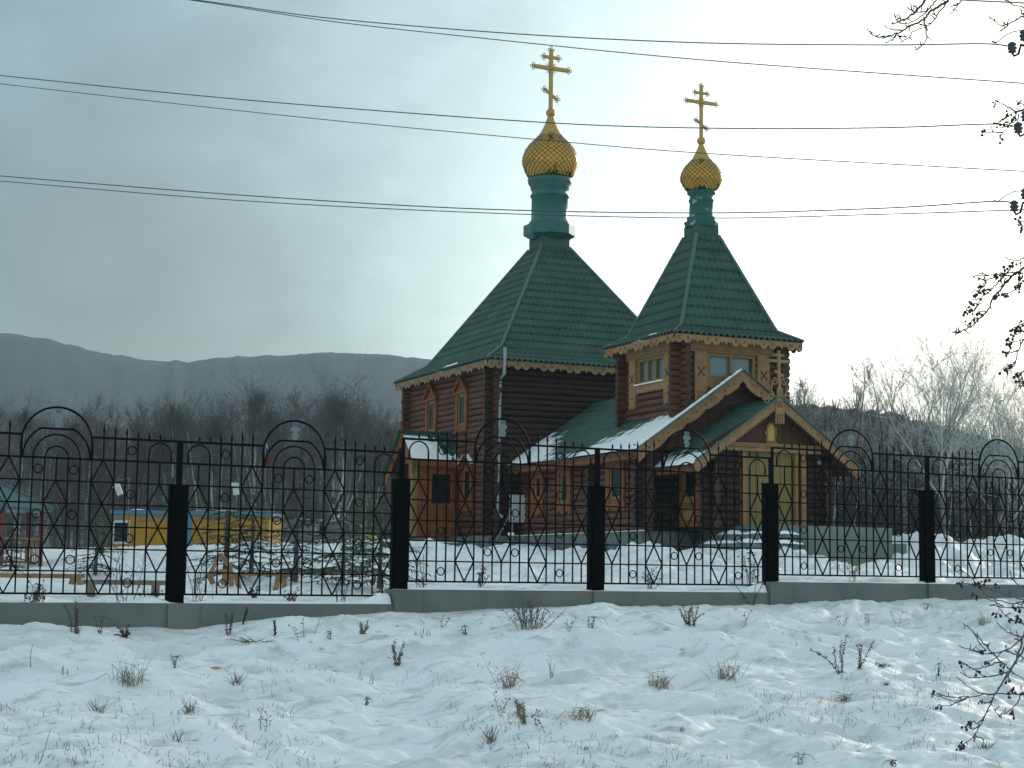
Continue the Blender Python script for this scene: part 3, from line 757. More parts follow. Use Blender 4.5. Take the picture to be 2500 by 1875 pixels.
# ---- bell tower rising through the refectory roof
TW = 1.74
def TF(i): return [Fr((XA-TW, YT+TW, 0), (0,-1,0), (-1,0,0)), Fr((XA-TW, YT-TW, 0), (1,0,0), (0,-1,0)), Fr((XA+TW, YT-TW, 0), (0,1,0), (1,0,0)), Fr((XA+TW, YT+TW, 0), (-1,0,0), (0,1,0))][i]
ZT0, ZT1 = 4.55, 6.98
thole = [(.86, 2.56, 5.78, 6.58)]
for i in range(4):
    P('log_wall', logs(TF(i), 2*TW, ZT0, ZT1, thole if i < 2 else (), ext=.27, half=i % 2), [M['logr'], M['logend']], None, 'short log wall of the bell tower')
HT = 2.2
troof = tent(XA, YT, HT, 7.04, 1.62, 7.36, .385, 10.36, 'tent_roof')
for F in (Fr((XA-HT+.03,YT+HT-.03,0),(0,-1,0),(-1,0,0)), Fr((XA-HT+.03,YT-HT+.03,0),(1,0,0),(0,-1,0)), Fr((XA+HT-.03,YT-HT+.03,0),(0,1,0),(1,0,0)), Fr((XA+HT-.03,YT+HT-.03,0),(-1,0,0),(0,1,0))):
    valance(F, 2*HT-.06, 7.03, [M['ochre'], M['dark']], troof, d0=.27)
sk = Vector((HT-1.62,0,.32)).normalized()
snow_sheet((XA-HT,YT+HT,7.04),(0,-1,0),(sk.x,0,sk.z),2*HT,.6,lambda u,v: 1.0-((u-2.6)/.7)**2-((v-.2-(u-2.6)*.12)/.14)**2+1.2*fbm(u*4,v*9,5,3),0,troof,'snow_patch')
def tower_window(F, npane):
    uc = TW; w = MB()
    w.fbox(F, uc-1.42, uc+1.42, 6.60, 6.86, -.06, .06)                       # deep frieze board
    w.fbox(F, uc-1.50, uc+1.50, 6.84, 6.90, -.06, .13)
    us = np.arange(uc-1.36, uc+1.36, .085)
    for u in us: w.fbox(F, u, u+.03, 6.64, 6.67, .061, .064, 1)
    for s in (-1, 1):
        a, b = sorted((uc+s*1.27, uc+s*.86))
        zz = list(np.arange(0, 1.0, 1))
        w.fbox(F, a, b, 5.34, 6.60, -.06, .05)
        for k in range(4): w.fbox(F, a+(b-a)*k/4+.012, a+(b-a)*(k+1)/4-.012, 5.10+.03*(k % 2), 5.34, -.02, .05)   # cut fingers at the foot
        for k in range(4): w.fbox(F, a+(b-a)*(k+.5)/4-.015, a+(b-a)*(k+.5)/4+.015, 5.40, 5.44, .051, .054, 1)
        m_ = (a+b)/2
        for t in (-1, 1): w.bar(F.p(m_-.085*t, 6.02-.10, .052), F.p(m_+.085*t, 6.02+.10, .052), .03, .006, 1, F.n)
        for du in (-1,1):
            for dz in (-1,1): w.fbox(F, m_+du*.095-.022, m_+du*.095+.022, 6.02+dz*.11-.022, 6.02+dz*.11+.022, .051, .056, 1)
        o_ = a if s < 0 else b
        for k in range(3): w.fbox(F, o_-.02, o_+.02, 5.92+k*.07, 5.95+k*.07, -.02, .045)
    us = list(np.arange(uc-.86, uc+.861, .02)); w.fstrip(F, us, [5.80]*len(us), [5.60-.05*abs(math.sin((u-uc)*16)) for u in us], -.06, .04)
    o = P('window', w, [M['ochre'], M['dark']])
    f = MB(); a, b, c, d = uc-.86, uc+.86, 5.80, 6.60
    for r in ((a,a+.14,c,d),(b-.14,b,c,d),(a+.14,b-.14,c,c+.12),(a+.14,b-.14,d-.10,d)): f.fbox(F, *r, -.22, -.02)
    for k in range(1, npane):
        u = a+.14+(b-a-.28)*k/npane; f.fbox(F, u-.05, u+.05, c+.12, d-.10, -.22, -.03)
    P('frame', f, M['frame'], o)
    for k in range(npane):
        u0 = a+.14+(b-a-.28)*k/npane+.05; u1 = a+.14+(b-a-.28)*(k+1)/npane-.05
        g = MB(); g.fbox(F, u0, u1, c+.12, d-.10, -.17, -.13); P('pane', g, M['paleglass'], o)
    return o
o = tower_window(TF(0), 3); s = MB(); s.fbox(TF(0), TW-.86, TW+.86, 5.80, 5.835, -.01, .10); P('snow_cap', s, M['rsnow'], o)
tower_window(TF(1), 2)

# ---- entrance porch with small gable
YP = 40.7; XPe = 24.0; ZPe = 3.14; zpa = 5.0; SP = (zpa-ZPe)/(XA-XPe); YPW = 41.2
v = Vector((XA-XPe,0,zpa-ZPe)); pr = MB(); Lp = YR-YP
bm_to_mb(pr, tile_sheet((XPe, YR, ZPe), (0,-1,0), v, Lp, v.length, [((0,YP,0),(0,-1,0))], step=.015, amp=.014))
bm_to_mb(pr, tile_sheet((2*XA-XPe, YP, ZPe), (0,1,0), Vector((-v.x,0,v.z)), Lp, v.length, fine=False))
for sx in (1,-1):
    X0 = XPe if sx > 0 else 2*XA-XPe
    pr.hexa([(X0,YP,ZPe-.10),(XA,YP,zpa-.10),(XA,YR,zpa-.10),(X0,YR,ZPe-.10),(X0,YP,ZPe-.03),(XA,YP,zpa-.03),(XA,YR,zpa-.03),(X0,YR,ZPe-.03)], 1)
proof = P('porch_roof', pr, [M['roof'], M['plank']])
rc = MB(); rc.tube([(XA,YP,zpa+.02),(XA,YR-.05,zpa+.02)], .055, 8); P('ridge_cap', rc, M['ridge'], proof)
snow_sheet((XPe, YR, ZPe), (0,-1,0), v, Lp-.02, v.length-.3, lambda u,v_: np.clip(1.15-(v_/.62)**1.5-.35*(u<.4)-.5*np.clip(u-1.6,0,1)+1.1*fbm(u*6,v_*1.2,19,3)+.4*fbm(u*1.5,v_*1.5,18,2),-1,1), .006, proof, 'snow_patch', th=.03)
barge(YP, XPe, ZPe, XA, zpa, .25, .035, [M['ochre'], M['dark']], proof, 1, .02)
for sx in (1,-1):                            # fringed towel ends at the feet of the gable
    F = Fr((XA,YP,0),(1,0,0),(0,-1,0)); t = MB(); u = sx*(XA-XPe); dirv = Vector((sx*1,0,-SP)).normalized(); per = Vector((-sx*SP,0,-1)).normalized()
    base = Vector((XA+u*.93, YP, ZPe+.10+.07*(XA-XPe)*SP))
    for k in range(4):
        a = base+per*(.04+.075*k); t.bar(a, a+dirv*.34, .045, .03, 0, (0,1,0))
    for k in range(3): t.bar(base+dirv*(.05+.1*k)+Vector((0,-.002,0)), base+dirv*(.05+.1*k)+per*.29+Vector((0,-.002,0)), .03, .028, 0, (0,1,0))
    P('towel_end', t, M['ochre'], proof)
valance(Fr((XPe+.02,YR,0),(0,-1,0),(-1,0,0)), Lp-.05, ZPe-.01, [M['orange'], M['dark']], proof, .5, .2, 1, holes=False)
tw = MB(); F = Fr((XA,YP-.04,0),(1,0,0),(0,-1,0))      # carved pendant at the peak
tw.fpoly(F, [(-.15,4.62),(.15,4.62),(.11,4.98),(.09,5.18),(.10,5.3),(0,5.50),(-.10,5.3),(-.09,5.18),(-.11,4.98)], 0, .03)
for k in range(4): tw.fbox(F, -.15+.08*k, -.15+.08*k+.05, 4.36, 4.63, 0, .03)
for k in range(3): tw.fbox(F, -.07+.06*k-.012, -.07+.06*k+.012, 4.8, 5.0, .031, .034, 1)
ring = [F.p(.085*math.cos(t), 5.22+.085*math.sin(t), .035) for t in np.linspace(0,2*math.pi,17)]; tw.tube(ring, .018, 6)
P('carved_pendant', tw, [M['ochre'], M['dark']], proof)
fc = MB(); F = Fr((XA,YP-.02,0),(1,0,0),(0,-1,0)); w = .085
fc.fbox(F, -w/2, w/2, 5.45, 6.42, -.03, .03); fc.fbox(F, -.32, .32, 6.08, 6.16, -.028, .028); fc.fbox(F, -.15, .15, 6.25, 6.32, -.026, .026)
fc.bar(F.p(-.14,5.84,0), F.p(.14,5.70,0), .07, .05, 0, (0,1,0))
P('gable_cross', fc, M['beige'], proof, 'pale wooden cross standing on the porch gable')
for s in (-1,1):
    sc_ = MB(); pts = [F.p(s*(.10+.0*t+ .17*math.sin(t*3.2)*(1-t*.25)+.02*t), 5.08+.55*t, 0) for t in np.linspace(0,1,14)]
    pts += [F.p(s*(.16+.09*math.cos(a)), 5.55+.09*math.sin(a), 0) for a in np.linspace(1.2, 6.6, 14)]
    sc_.tube(pts, .022, 6)
    sc_.tube([F.p(s*(.27+.075*math.cos(a)), 5.1+.075*math.sin(a), 0) for a in np.linspace(0,7,16)], .02, 6)
    sc_.tube([F.p(s*(.40+.06*math.cos(a)), 4.98+.06*math.sin(a), 0) for a in np.linspace(0,7,16)], .02, 6)
    P('scroll_ornament', sc_, M['beige'], proof)
FPW = Fr((XA, YPW, 0), (1,0,0), (0,-1,0))
pg = MB(); pg.fpoly(FPW, [(-2.3,3.60),(2.3,3.60),(0,4.92)], -.03, .04); P('gable_boarding', pg, M['plank'], None, 'brown boarded gable over the entrance')
bm_ = MB(); bm_.fbox(FPW, -1.72, 1.66, 3.60, 3.79, .02, .16)
for k in range(40): bm_.fbox(FPW, -1.66+.083*k, -1.66+.083*k+.035, 3.69, 3.72, .161, .164, 1)
bm_.fbox(FPW, -1.76, 1.70, 3.78, 3.83, .02, .2); P('entrance_beam', bm_, [M['ochre'], M['dark']])
ic = MB(); F = FPW
ic.fpoly(F, [(-.15,3.86),(.15,3.86),(.15,4.28),(.10,4.40),(0,4.46),(-.10,4.40),(-.15,4.28)], .04, .10)
ic.fbox(F, -.19, .19, 3.83, 3.89, .04, .14); ic.fbox(F, -.21, -.15, 4.08, 4.18, .04, .11); ic.fbox(F, .15, .20, 4.05, 4.3, .04, .09)
icon = P('icon_case', ic, M['frame'])
ip = MB(); ip.fpoly(F, [(-.10,3.92),(.10,3.92),(.10,4.26),(.06,4.35),(0,4.38),(-.06,4.35),(-.10,4.26)], .10, .105); P('icon_panel', ip, M['goldp'], icon)
# porch walls: dark log stacks either side of the yellow door
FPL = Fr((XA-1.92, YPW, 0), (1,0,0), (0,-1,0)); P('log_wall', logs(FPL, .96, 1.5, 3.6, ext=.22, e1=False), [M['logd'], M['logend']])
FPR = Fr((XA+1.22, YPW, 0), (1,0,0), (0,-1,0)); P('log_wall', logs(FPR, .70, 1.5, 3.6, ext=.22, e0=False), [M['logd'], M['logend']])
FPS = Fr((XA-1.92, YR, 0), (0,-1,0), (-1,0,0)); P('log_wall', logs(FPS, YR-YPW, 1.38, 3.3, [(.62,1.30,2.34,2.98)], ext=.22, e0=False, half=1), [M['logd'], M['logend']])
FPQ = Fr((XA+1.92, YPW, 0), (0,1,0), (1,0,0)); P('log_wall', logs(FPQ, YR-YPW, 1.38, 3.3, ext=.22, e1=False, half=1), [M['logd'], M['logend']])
w = MB(); F = FPS
w.fbox(F,.36,.60,1.5,3.1,-.05,.06); w.fbox(F,1.32,1.52,1.5,3.1,-.05,.06); w.fbox(F,.60,1.32,3.0,3.12,-.05,.055); w.fbox(F,.60,1.32,1.98,2.18,-.05,.05); w.fbox(F,.60,1.32,1.5,1.7,-.05,.05)
o = P('window', w, M['orange']); f = MB(); f.fbox(F,.60,1.32,2.18,2.34,-.04,.03); f.fbox(F,.60,1.32,1.7,1.98,-.05,.03); f.fbox(F,.60,.66,2.34,3.0,-.12,.02); f.fbox(F,1.26,1.32,2.34,3.0,-.12,.02); P('frame', f, M['frame'], o)
g = MB(); g.fbox(F,.64,1.28,2.32,3.0,-.10,-.06); P('pane', g, M['glass'], o)
d = MB(); F = FPW                            # double door of vertical boards
for k, (a, b) in enumerate(((-.78,-.40),(-.39,.0),(.01,.40),(.41,.82))): d.fbox(F, a, b, 1.55, 3.60, -.12+.012*(k % 2), -.07+.012*(k % 2))
door = P('door', d, M['yellow']); h = MB(); h.tube([F.p(-.03,2.45,-.02),F.p(-.03,2.45,-.05),F.p(-.03,2.62,-.05),F.p(-.03,2.62,-.02)], .014, 6); P('handle', h, M['zinc'], door)
for a, b in ((-.94,-.79),(.83,.90),(1.04,1.21)):
    c = MB(); c.fbox(F, a, b, 1.55, 3.60, -.14, .07)
    z = 1.75
    while z < 3.5: c.fbox(F, a-.012, b+.012, z, z+.028, -.05, .085); z += .155
    P('door_post', c, M['ochre'])
c = MB(); c.fbox(F, .90, 1.04, 1.55, 3.60, -.14, .0); P('door_side_board', c, M['orange'])
lan = MB(); lan.ball((XA+1.55, YPW-.18, 3.36), .07); lan.tube([(XA+1.55,YPW,3.5),(XA+1.55,YPW-.18,3.5),(XA+1.55,YPW-.18,3.42)], .012, 5); P('porch_lamp', lan, M['silver'])

# ---- stone plinth, landing and steps
pl = MB()
def ring_box(x0, y0, x1, y1, z0, z1, mb, m=0): mb.box((x0,y0,z0),(x1,y1,z1),m)
ring_box(XLn-.14, YFn-.14, XA+W+.14, YC+W+.14, .2, ZP, pl); ring_box(XR-.12, YR-.1, 2*XA-XR+.12, YFn-.15, .2, ZP-.003, pl)
P('stone_plinth', pl, M['stone'])
ps = MB()
for k in range(70):                          # ragged snow along the plinth ledge
    y = YFn-.1-(Lr)*(k/70); ps.box((XR-.13, y-.125, ZP), (XR-.015, y+.01, ZP+.02+.03*max(0, float(fbm(k*.3, .5, 77, 2)))))
P('snow_patch', ps, M['rsnow'])
XS0, XS1, YS = 25.55, 29.62, 39.55; ZS = 1.52
ld = MB(); ld.box((XS0, YS, -.1), (XS1, YR-.12, ZS)); ld.box((XS1, YS+.35, -.1), (XS1+.75, YR-.12, ZS-.42))
for k in range(1, 5): ld.fbox(Fr((XS0+1.2,YS,0),(1,0,0),(0,-1,0)), 0, XS1-XS0-1.2, ZS-.27*k-.004, ZS-.27*k+.004, .001, .004, 1)
P('landing', ld, [M['slab'], M['stone']])
st = MB()
for k in range(1, 5):
    st.box((XS0-.42*k, YS-.16*k, -.2), (XS0-.42*(k-1) if k < 2 else XS0-.42*(k-1), YR-1.5, ZS-.26*k))
    st.box((XS0-.42*(k-1), YS-.16*k, -.2), (XS0+1.0, YS-.16*(k-1), ZS-.26*k))
steps = P('entrance_steps', st, M['stone'])
ss = MB(); N = 34                            # rounded snow lying on the treads
for k in range(1, 5):
    for part_ in (0, 1):
        if part_ == 0: x0, x1, y0, y1 = XS0-.42*k+.02, XS0-.42*(k-1)+.03, YS-.16*k+.02, YR-1.6
        else: x0, x1, y0, y1 = XS0-.42*(k-1)-.03, XS0+.98, YS-.16*k+.02, YS-.16*(k-1)+.02
        xs = np.linspace(x0, x1, N); ys = np.linspace(y0, y1, 14); Xg, Yg = np.meshgrid(xs, ys)
        Zg = ZS-.26*k-.01+np.clip(.09+.14*fbm(Xg*2, Yg*2, 91+k, 3), 0, 1)*np.clip(np.minimum(np.minimum(Xg-x0, x1-Xg), np.minimum(Yg-y0, y1-Yg))/.06+.25, 0, 1)
        vs = list(zip(Xg.ravel(), Yg.ravel(), Zg.ravel())); ss.add(vs, [(i*N+j,i*N+j+1,(i+1)*N+j+1,(i+1)*N+j) for i in range(13) for j in range(N-1)], 0, True)
P('snow_patch', ss, M['rsnow'], steps)
hr = MB()                                    # scrolled iron handrail by the steps
q0 = atY(1915,1312,YS-.15); hr.tube([q0+Vector((-.25,0,.02)), q0+Vector((-.12,0,.06)), q0, q0+Vector((.06,0,-.06)), q0+Vector((.02,0,-.1))], .014, 6)
hr.tube([q0+Vector((-.1,0,.05)), q0+Vector((-.1,0,-.75))], .014, 6); hr.tube([q0+Vector((-.1,0,-.3)), q0+Vector((.06,0,-.36)), q0+Vector((.06,0,-.75))], .014, 6)
P('handrail', hr, M['iron'])

# ---- side annex with its own small gable
AY0, AY1 = 54.50, 56.06; AX0 = 21.16; AZ = 3.92; AR = 4.84; AXr = 21.05; ayr = 55.28
ax = MB(); v = Vector((0, ayr-54.32, AR-3.90))
A0 = Vector((AXr, 54.32, 3.90)); Lx = XLn-AXr
bm_to_mb(ax, tile_sheet(A0, (1,0,0), v, Lx+.05, v.length, step=.02, amp=.016, period=.26))
bm_to_mb(ax, tile_sheet((XLn, 2*ayr-54.32+.36, 3.90-.36*v.z/v.y), (-1,0,0), Vector((0,-v.y,v.z)), Lx, v.length*(1+.36/v.y), fine=False))
for y0, y1, z0, z1 in ((54.34,ayr,3.90,AR),(2*ayr-54.32+.34,ayr,3.90-.36*v.z/v.y,AR)): ax.hexa([(AXr+.02,y0,z0-.10),(XLn,y0,z0-.10),(XLn,y1,z1-.10),(AXr+.02,y1,z1-.10),(AXr+.02,y0,z0-.035),(XLn,y0,z0-.035),(XLn,y1,z1-.035),(AXr+.02,y1,z1-.035)], 1)
aroof = P('annex_roof', ax, [M['roof'], M['plank']])
snow_sheet(A0, (1,0,0), v, Lx-.02, v.length-.05, lambda u,v_: np.clip(.8-2.2*np.clip(u-1.0+.5*(v_-.6),0,1)*(.4+2.2*np.abs(fbm(u*2.2,v_*2.6,31,3)))+.5*fbm(u*3,v_*3,33,3)-1.6*(v_>1.02)*(v_<1.13)-.9*np.clip((u-1.25)*1.2+(v_-.7),0,1),-1,1), .008, aroof, 'snow_patch', th=.04)
rc = MB(); rc.tube([(AXr,ayr,AR+.01),(XLn,ayr,AR+.01)], .05, 8); P('ridge_cap', rc, M['ridge'], aroof)
FAG = Fr((AXr, ayr, 0), (0,-1,0), (-1,0,0))
for s in (-1,1):
    b_ = MB(); L = ayr-54.28+(.42 if s < 0 else 0); sl_ = (AR-3.90)/(ayr-54.32); us = [s*t for t in np.arange(0, L+.12, .02)]
    zt = [AR+.08-sl_*abs(u) for u in us]; zb = [z-.36-.06*abs(math.sin(abs(u)*16)) for z, u in zip(zt, us)]
    if s < 0: us, zt, zb = us[::-1], zt[::-1], zb[::-1]
    b_.fstrip(FAG, us, zt, zb, 0, .035)
    for k in range(9):
        u = s*(.1+.1*k); zc = AR-.10-sl_*abs(u); b_.fbox(FAG, u-.02, u+.02, zc-.015, zc+.015, .036, .039, 1)
    P('bargeboard', b_, [M['orange'], M['dark']], aroof)
fin = MB(); fin.fpoly(FAG, [(-.07,AR-.45),(.07,AR-.45),(.05,AR+.05),(.035,AR+.12),(.05,AR+.16),(.03,AR+.25),(.015,AR+.44),(-.015,AR+.44),(-.03,AR+.25),(-.05,AR+.16),(-.035,AR+.12),(-.05,AR+.05)], .01, .06); P('finial', fin, M['orange'], aroof)
FA = Fr((AX0, AY0, 0), (1,0,0), (0,-1,0)); La = XLn-AX0-.02
aw = MB(); aw.fbox(FA, .17, La, ZP, 3.78, -.12, 0)
for k in range(9): aw.fbox(FA, .17+k*(La-.17)/9+.01, .17+(k+1)*(La-.17)/9-.01, ZP+.02, 3.74, 0, .018)
aw.box((AX0+.10, AY0+.12, ZP), (AX0+.18, AY0+.62, 3.9)); aw.box((AX0+.10, AY1-.14, ZP), (AX0+.22, AY1, 3.9)); aw.box((AX0+.15, AY1-.06, ZP), (XLn-.1, AY1, 3.9))
agb = MB(); agb.fpoly(Fr((AX0+.1,ayr,0),(0,-1,0),(-1,0,0)), [(-1.1,3.72),(.8,3.9),(.78,3.95),(0,4.72)], 0, .05); P('gable_boarding', agb, M['plank'])
aw.fbox(FA, .15, La, 2.36, 2.44, .018, .05); aw.fbox(FA, .15, La, 3.66, 3.80, .018, .06)
P('annex_wall', aw, M['orange'])
ap = MB(); z = ZP
while z < 3.7: ap.fbox(FA, -.02, .17, z, z+.30, -.14, .04); z += .312
P('corner_post', ap, M['frame'])
o = MB(); a, b, c, d_ = atY(1053,1190,AY0).x-AX0, atY(1098,1190,AY0).x-AX0, atY(1076,1229,AY0).z, atY(1076,1158,AY0).z
for r in ((a-.1,a,c-.1,d_+.1),(b,b+.1,c-.1,d_+.1),(a,b,c-.1,c),(a,b,d_,d_+.1)): o.fbox(FA, *r, .0, .07)
wn_ = P('window', o, M['orange']); g = MB(); g.fbox(FA, a, b, c, d_, .02, .045); P('pane', g, M['glass'], wn_)
valance(Fr((AXr+.03,54.30,0),(1,0,0),(0,-1,0)), Lx-.1, 3.89, [M['orange'], M['dark']], aroof, .4, .19, 2, holes=False)
ab = MB(); ab.box((AX0-.9, AY0-.35, .3), (XLn-.15, AY1+.4, 1.16)); ab.box((AX0-.95, AY0-.4, 1.16), (XLn-.15, AY1+.45, 1.24), 1); P('annex_base', ab, [M['stone'], M['rsnow']])

# ---- zinc downpipe at the nave corner
dp = MB(); qx = atY(1215, 1000, YFn-.14); top_ = atY(1233, 848, YC-HE-.06); e1 = atY(1230, 915, YFn-.75); e2 = atY(1221, 925, YFn-.2); bot = atY(1214, 1262, YFn-.2)
dp.tube([top_, top_+Vector((0,.0,-.3)), Vector((top_.x-.01, top_.y+.02, e1.z+.05))], .058, 12)
dp.tube([Vector((top_.x-.01, top_.y+.02, e1.z+.06)), Vector((e2.x, YFn-.22, e2.z))], .05, 12)
dp.tube([Vector((e2.x, YFn-.22, e2.z+.04)), Vector((bot.x, YFn-.22, bot.z+.08))], .055, 12)
dp.tube([Vector((bot.x, YFn-.22, bot.z+.1)), Vector((bot.x+.1, YFn-.42, bot.z-.02))], .055, 12)
z = e2.z-.15
while z > bot.z: dp.tube([Vector((e2.x+(bot.x-e2.x)*(e2.z-z)/(e2.z-bot.z), YFn-.22, z)), Vector((e2.x+(bot.x-e2.x)*(e2.z-z)/(e2.z-bot.z), YFn-.22, z-.03))], .064, 12, 1); z -= .72
P('downpipe', dp, [M['zinc'], M['iron']])
# ------------------------------------------------------------------ fence on its stepped plinth
PX = [-3.97, -.90, 2.17, 5.25, 8.32, 11.385, 14.45, 17.53, 20.6, 23.67]
def ptop(x): return -.355 if x < 8.15 else (-.16 if x < 14.30 else 0.0)
FF = Fr((0, FO, 0), (1, FS, 0), (FS, -1, 0)); FK = math.sqrt(1+FS*FS)
def weld(o, parent): o.parent = parent; return o
fence = thing('iron_fence', 'black wrought iron fence with round arches, small silver crosses and square posts', 'fence', (0,0,0))
HP = 1.91; NB = 20
def panel(ua, ub, z0):
    """one fence panel between fence coordinates ua..ub, bottom rail at z0"""
    L0, L1 = ua+.11, ub-.11; w = (L1-L0)/NB; RZ = [z0+HP-HP/7*i for i in range(8)]; B = .0185
    X = lambda i: L0+w*i
    mb = MB()
    def bar(u0, za, u1, zb, t=B, n=.0): mb.bar(FF.p(u0,za,n), FF.p(u1,zb,n), t, t, 0, FF.n)
    cu = X(10); RO = w*3
    for i, z in enumerate(RZ):
        a, b = (ua+.02, ub-.02) if i in (0,1,2) else (L0, L1)
        if i in (2,6): a, b = ua-.0, ub+.0
        if i == 0: bar(a, z, cu-RO, z, .028); bar(cu+RO, z, b, z, .028)
        else: bar(a, z, b, z, .024 if i in (1,7) else B, .002)
    for u in (ua+.02, ub-.02): bar(u, RZ[0]+.014, u, RZ[2]-.05, .034)
    for u in (L0, L1): bar(u, RZ[2], u, z0-.012, .034)
    for i in range(1, NB):
        k = min(i, 20-i)
        segs = []
        if k == 6: segs = [(RZ[0], RZ[1])]
        elif i == 10: segs = [(RZ[1], RZ[2]), (RZ[6], RZ[7])]
        elif k == 1: segs = [(RZ[1], RZ[2]), (RZ[6], RZ[7])]
        elif k in (2,): segs = [(RZ[1]+.0, RZ[7])]
        elif k in (7,): segs = [(RZ[1], RZ[7])]
        elif k in (8,9): segs = [(RZ[1], RZ[7])]
        else: segs = [(RZ[0], RZ[7])]
        for a, b in segs: bar(X(i), a, X(i), b, .0165, -.001)
        if k <= 6:
            h = (.05,.06,.07,.09,.12,.14,.155)[k] if k else .05
            mb.tube([FF.p(X(i),RZ[0],0), FF.p(X(i),RZ[0]+h*.45,0), FF.p(X(i),RZ[0]+h*.6,0), FF.p(X(i),RZ[0]+h+.03,0)], [.010,.010,.017,.002], 6)
    for s in (0, 20): pass
    # lozenge chains
    def loz(i, rows):
        for r in rows:                       # r = index of the apex rail
            for s in (-1, 1): bar(X(i), RZ[r], X(i)+s*w, RZ[r+1], .0165, .004*s); bar(X(i)+s*w, RZ[r+1], X(i), RZ[r+2], .0165, -.004*s)
    for i in (6, 14): loz(i, (1, 3, 5))
    for i in (1, 10, 19): loz(i, (2, 4))
    def arc(c, r, z, t, a0=0, a1=math.pi, n=24, clip=None):
        pts = []
        for t_ in np.linspace(a0, a1, n):
            zz = z+r*math.sin(t_)
            if clip: zz = min(zz, clip)
            pts.append(FF.p(c+r*math.cos(t_), zz, 0))
        mb.tube(pts, t, 6)
    for s in (1, 19): arc(X(s), w, RZ[0]-.03-w, .0105); [bar(X(s)+q*w, RZ[0]-.03-w, X(s)+q*w, RZ[1], .019) for q in (-1,1)]
    for i in (3.5, 16.5):
        for r in (0, 2, 4, 6):
            c = (RZ[r]+RZ[r+1])/2; mb.tube([FF.p(X(i)+.053*math.cos(t), c+.053*math.sin(t), 0) for t in np.linspace(0, 2*math.pi, 17)], .008, 5, 0, False)
    for i in (8.5, 11.5):
        for r in (1, 3, 5):
            c = (RZ[r]+RZ[r+1])/2; mb.tube([FF.p(X(i)+.053*math.cos(t), c+.053*math.sin(t), 0) for t in np.linspace(0, 2*math.pi, 17)], .008, 5, 0, False)
    o = mb.build('fence_panel', M['iron'], fence)
    mb = MB()
    lift = .19
    arc(cu, RO, RZ[1]+lift, .0145, n=30); [bar(cu+q*RO, RZ[1]-.02, cu+q*RO, RZ[1]+lift, .029) for q in (-1,1)]
    arc(cu, RO-.02, RZ[1], .013, n=30, clip=RZ[1]+RO*.83); arc(cu, 2*w, RZ[1], .011); arc(cu, w, RZ[1], .011)
    mb.build('arch', M['iron'], o)
    mb = MB(); zc = RZ[1]+RO*.83+.013
    for a, b, c, d in ((-.032,.032,0,.23),(-.062,.062,.115,.165),(-.042,.042,.185,.215)): mb.fbox(FF, cu+a, cu+b, zc+c, zc+d, -.004-.001*(b > .05), .004+.001*(b > .05))
    mb.bar(FF.p(cu-.05, zc+.075, 0), FF.p(cu+.05, zc+.05, 0), .026, .014, 0, FF.n)
    mb.build('cross_emblem', M['silver'], o)
    return o
for a, b in zip(PX[:-1], PX[1:]): panel(a*FK, b*FK, ptop((a+b)/2)+.108)
for x in PX:
    mb = MB(); u = x*FK; z0 = ptop(x+.05); mb.fbox(FF, u-.098, u+.098, z0-.02, z0+1.47, -.11, .05); mb.fbox(FF, u-.104, u+.104, z0+1.47, z0+1.478, -.115, .055)
    mb.fbox(FF, u-.098, u+.098, z0-.0, z0+.012, -.115, .0535)
    mb.build('fence_post', M['post'], fence)
plinth = thing('concrete_plinth', 'low grey concrete plinth wall stepping up to the right under the fence', 'wall', (0,0,0))
lv = [(-7.2, 8.19, -.355), (8.19, 14.33, -.16), (14.33, 27, 0.0)]
for a, b, z in lv:
    mb = MB(); us = np.linspace(a*FK, b*FK, 60)
    mb.fbox(FF, a*FK, b*FK, -1.15, z, -.16, .11)
    mb.build('plinth_course', M['conc'], plinth)
for x in PX:
    mb = MB(); u = x*FK+.02; mb.fbox(FF, u-.15, u+.25, -1.15, ptop(x+.05)-.004, .09, .15); mb.build('pier', M['conc'], plinth)
for a, b, z in lv:                            # thin uneven snow along the top
    mb = MB(); us = np.linspace(a*FK+.02, b*FK-.02, int((b-a)*26)); n = len(us); vs = []
    for u in us:
        for q in np.linspace(-.155, .085, 6):
            e = 1-abs((q+.035)/.12)**3; vs.append(FF.p(u, z-.006+max(-.02, e*(.02+.05*float(fbm(u*1.3, q*4, 71, 3))+(.13*math.exp(-((b*FK-.12-u)/.30)**2) if b < 20 else 0)+.07*math.exp(-((4.93*FK-u)/.2)**2))), q))
    mb.add(vs, [(i*6+j, i*6+j+1, (i+1)*6+j+1, (i+1)*6+j) for i in range(n-1) for j in range(5)], 0, True); mb.build('snow_cap', M['rsnow'], plinth)

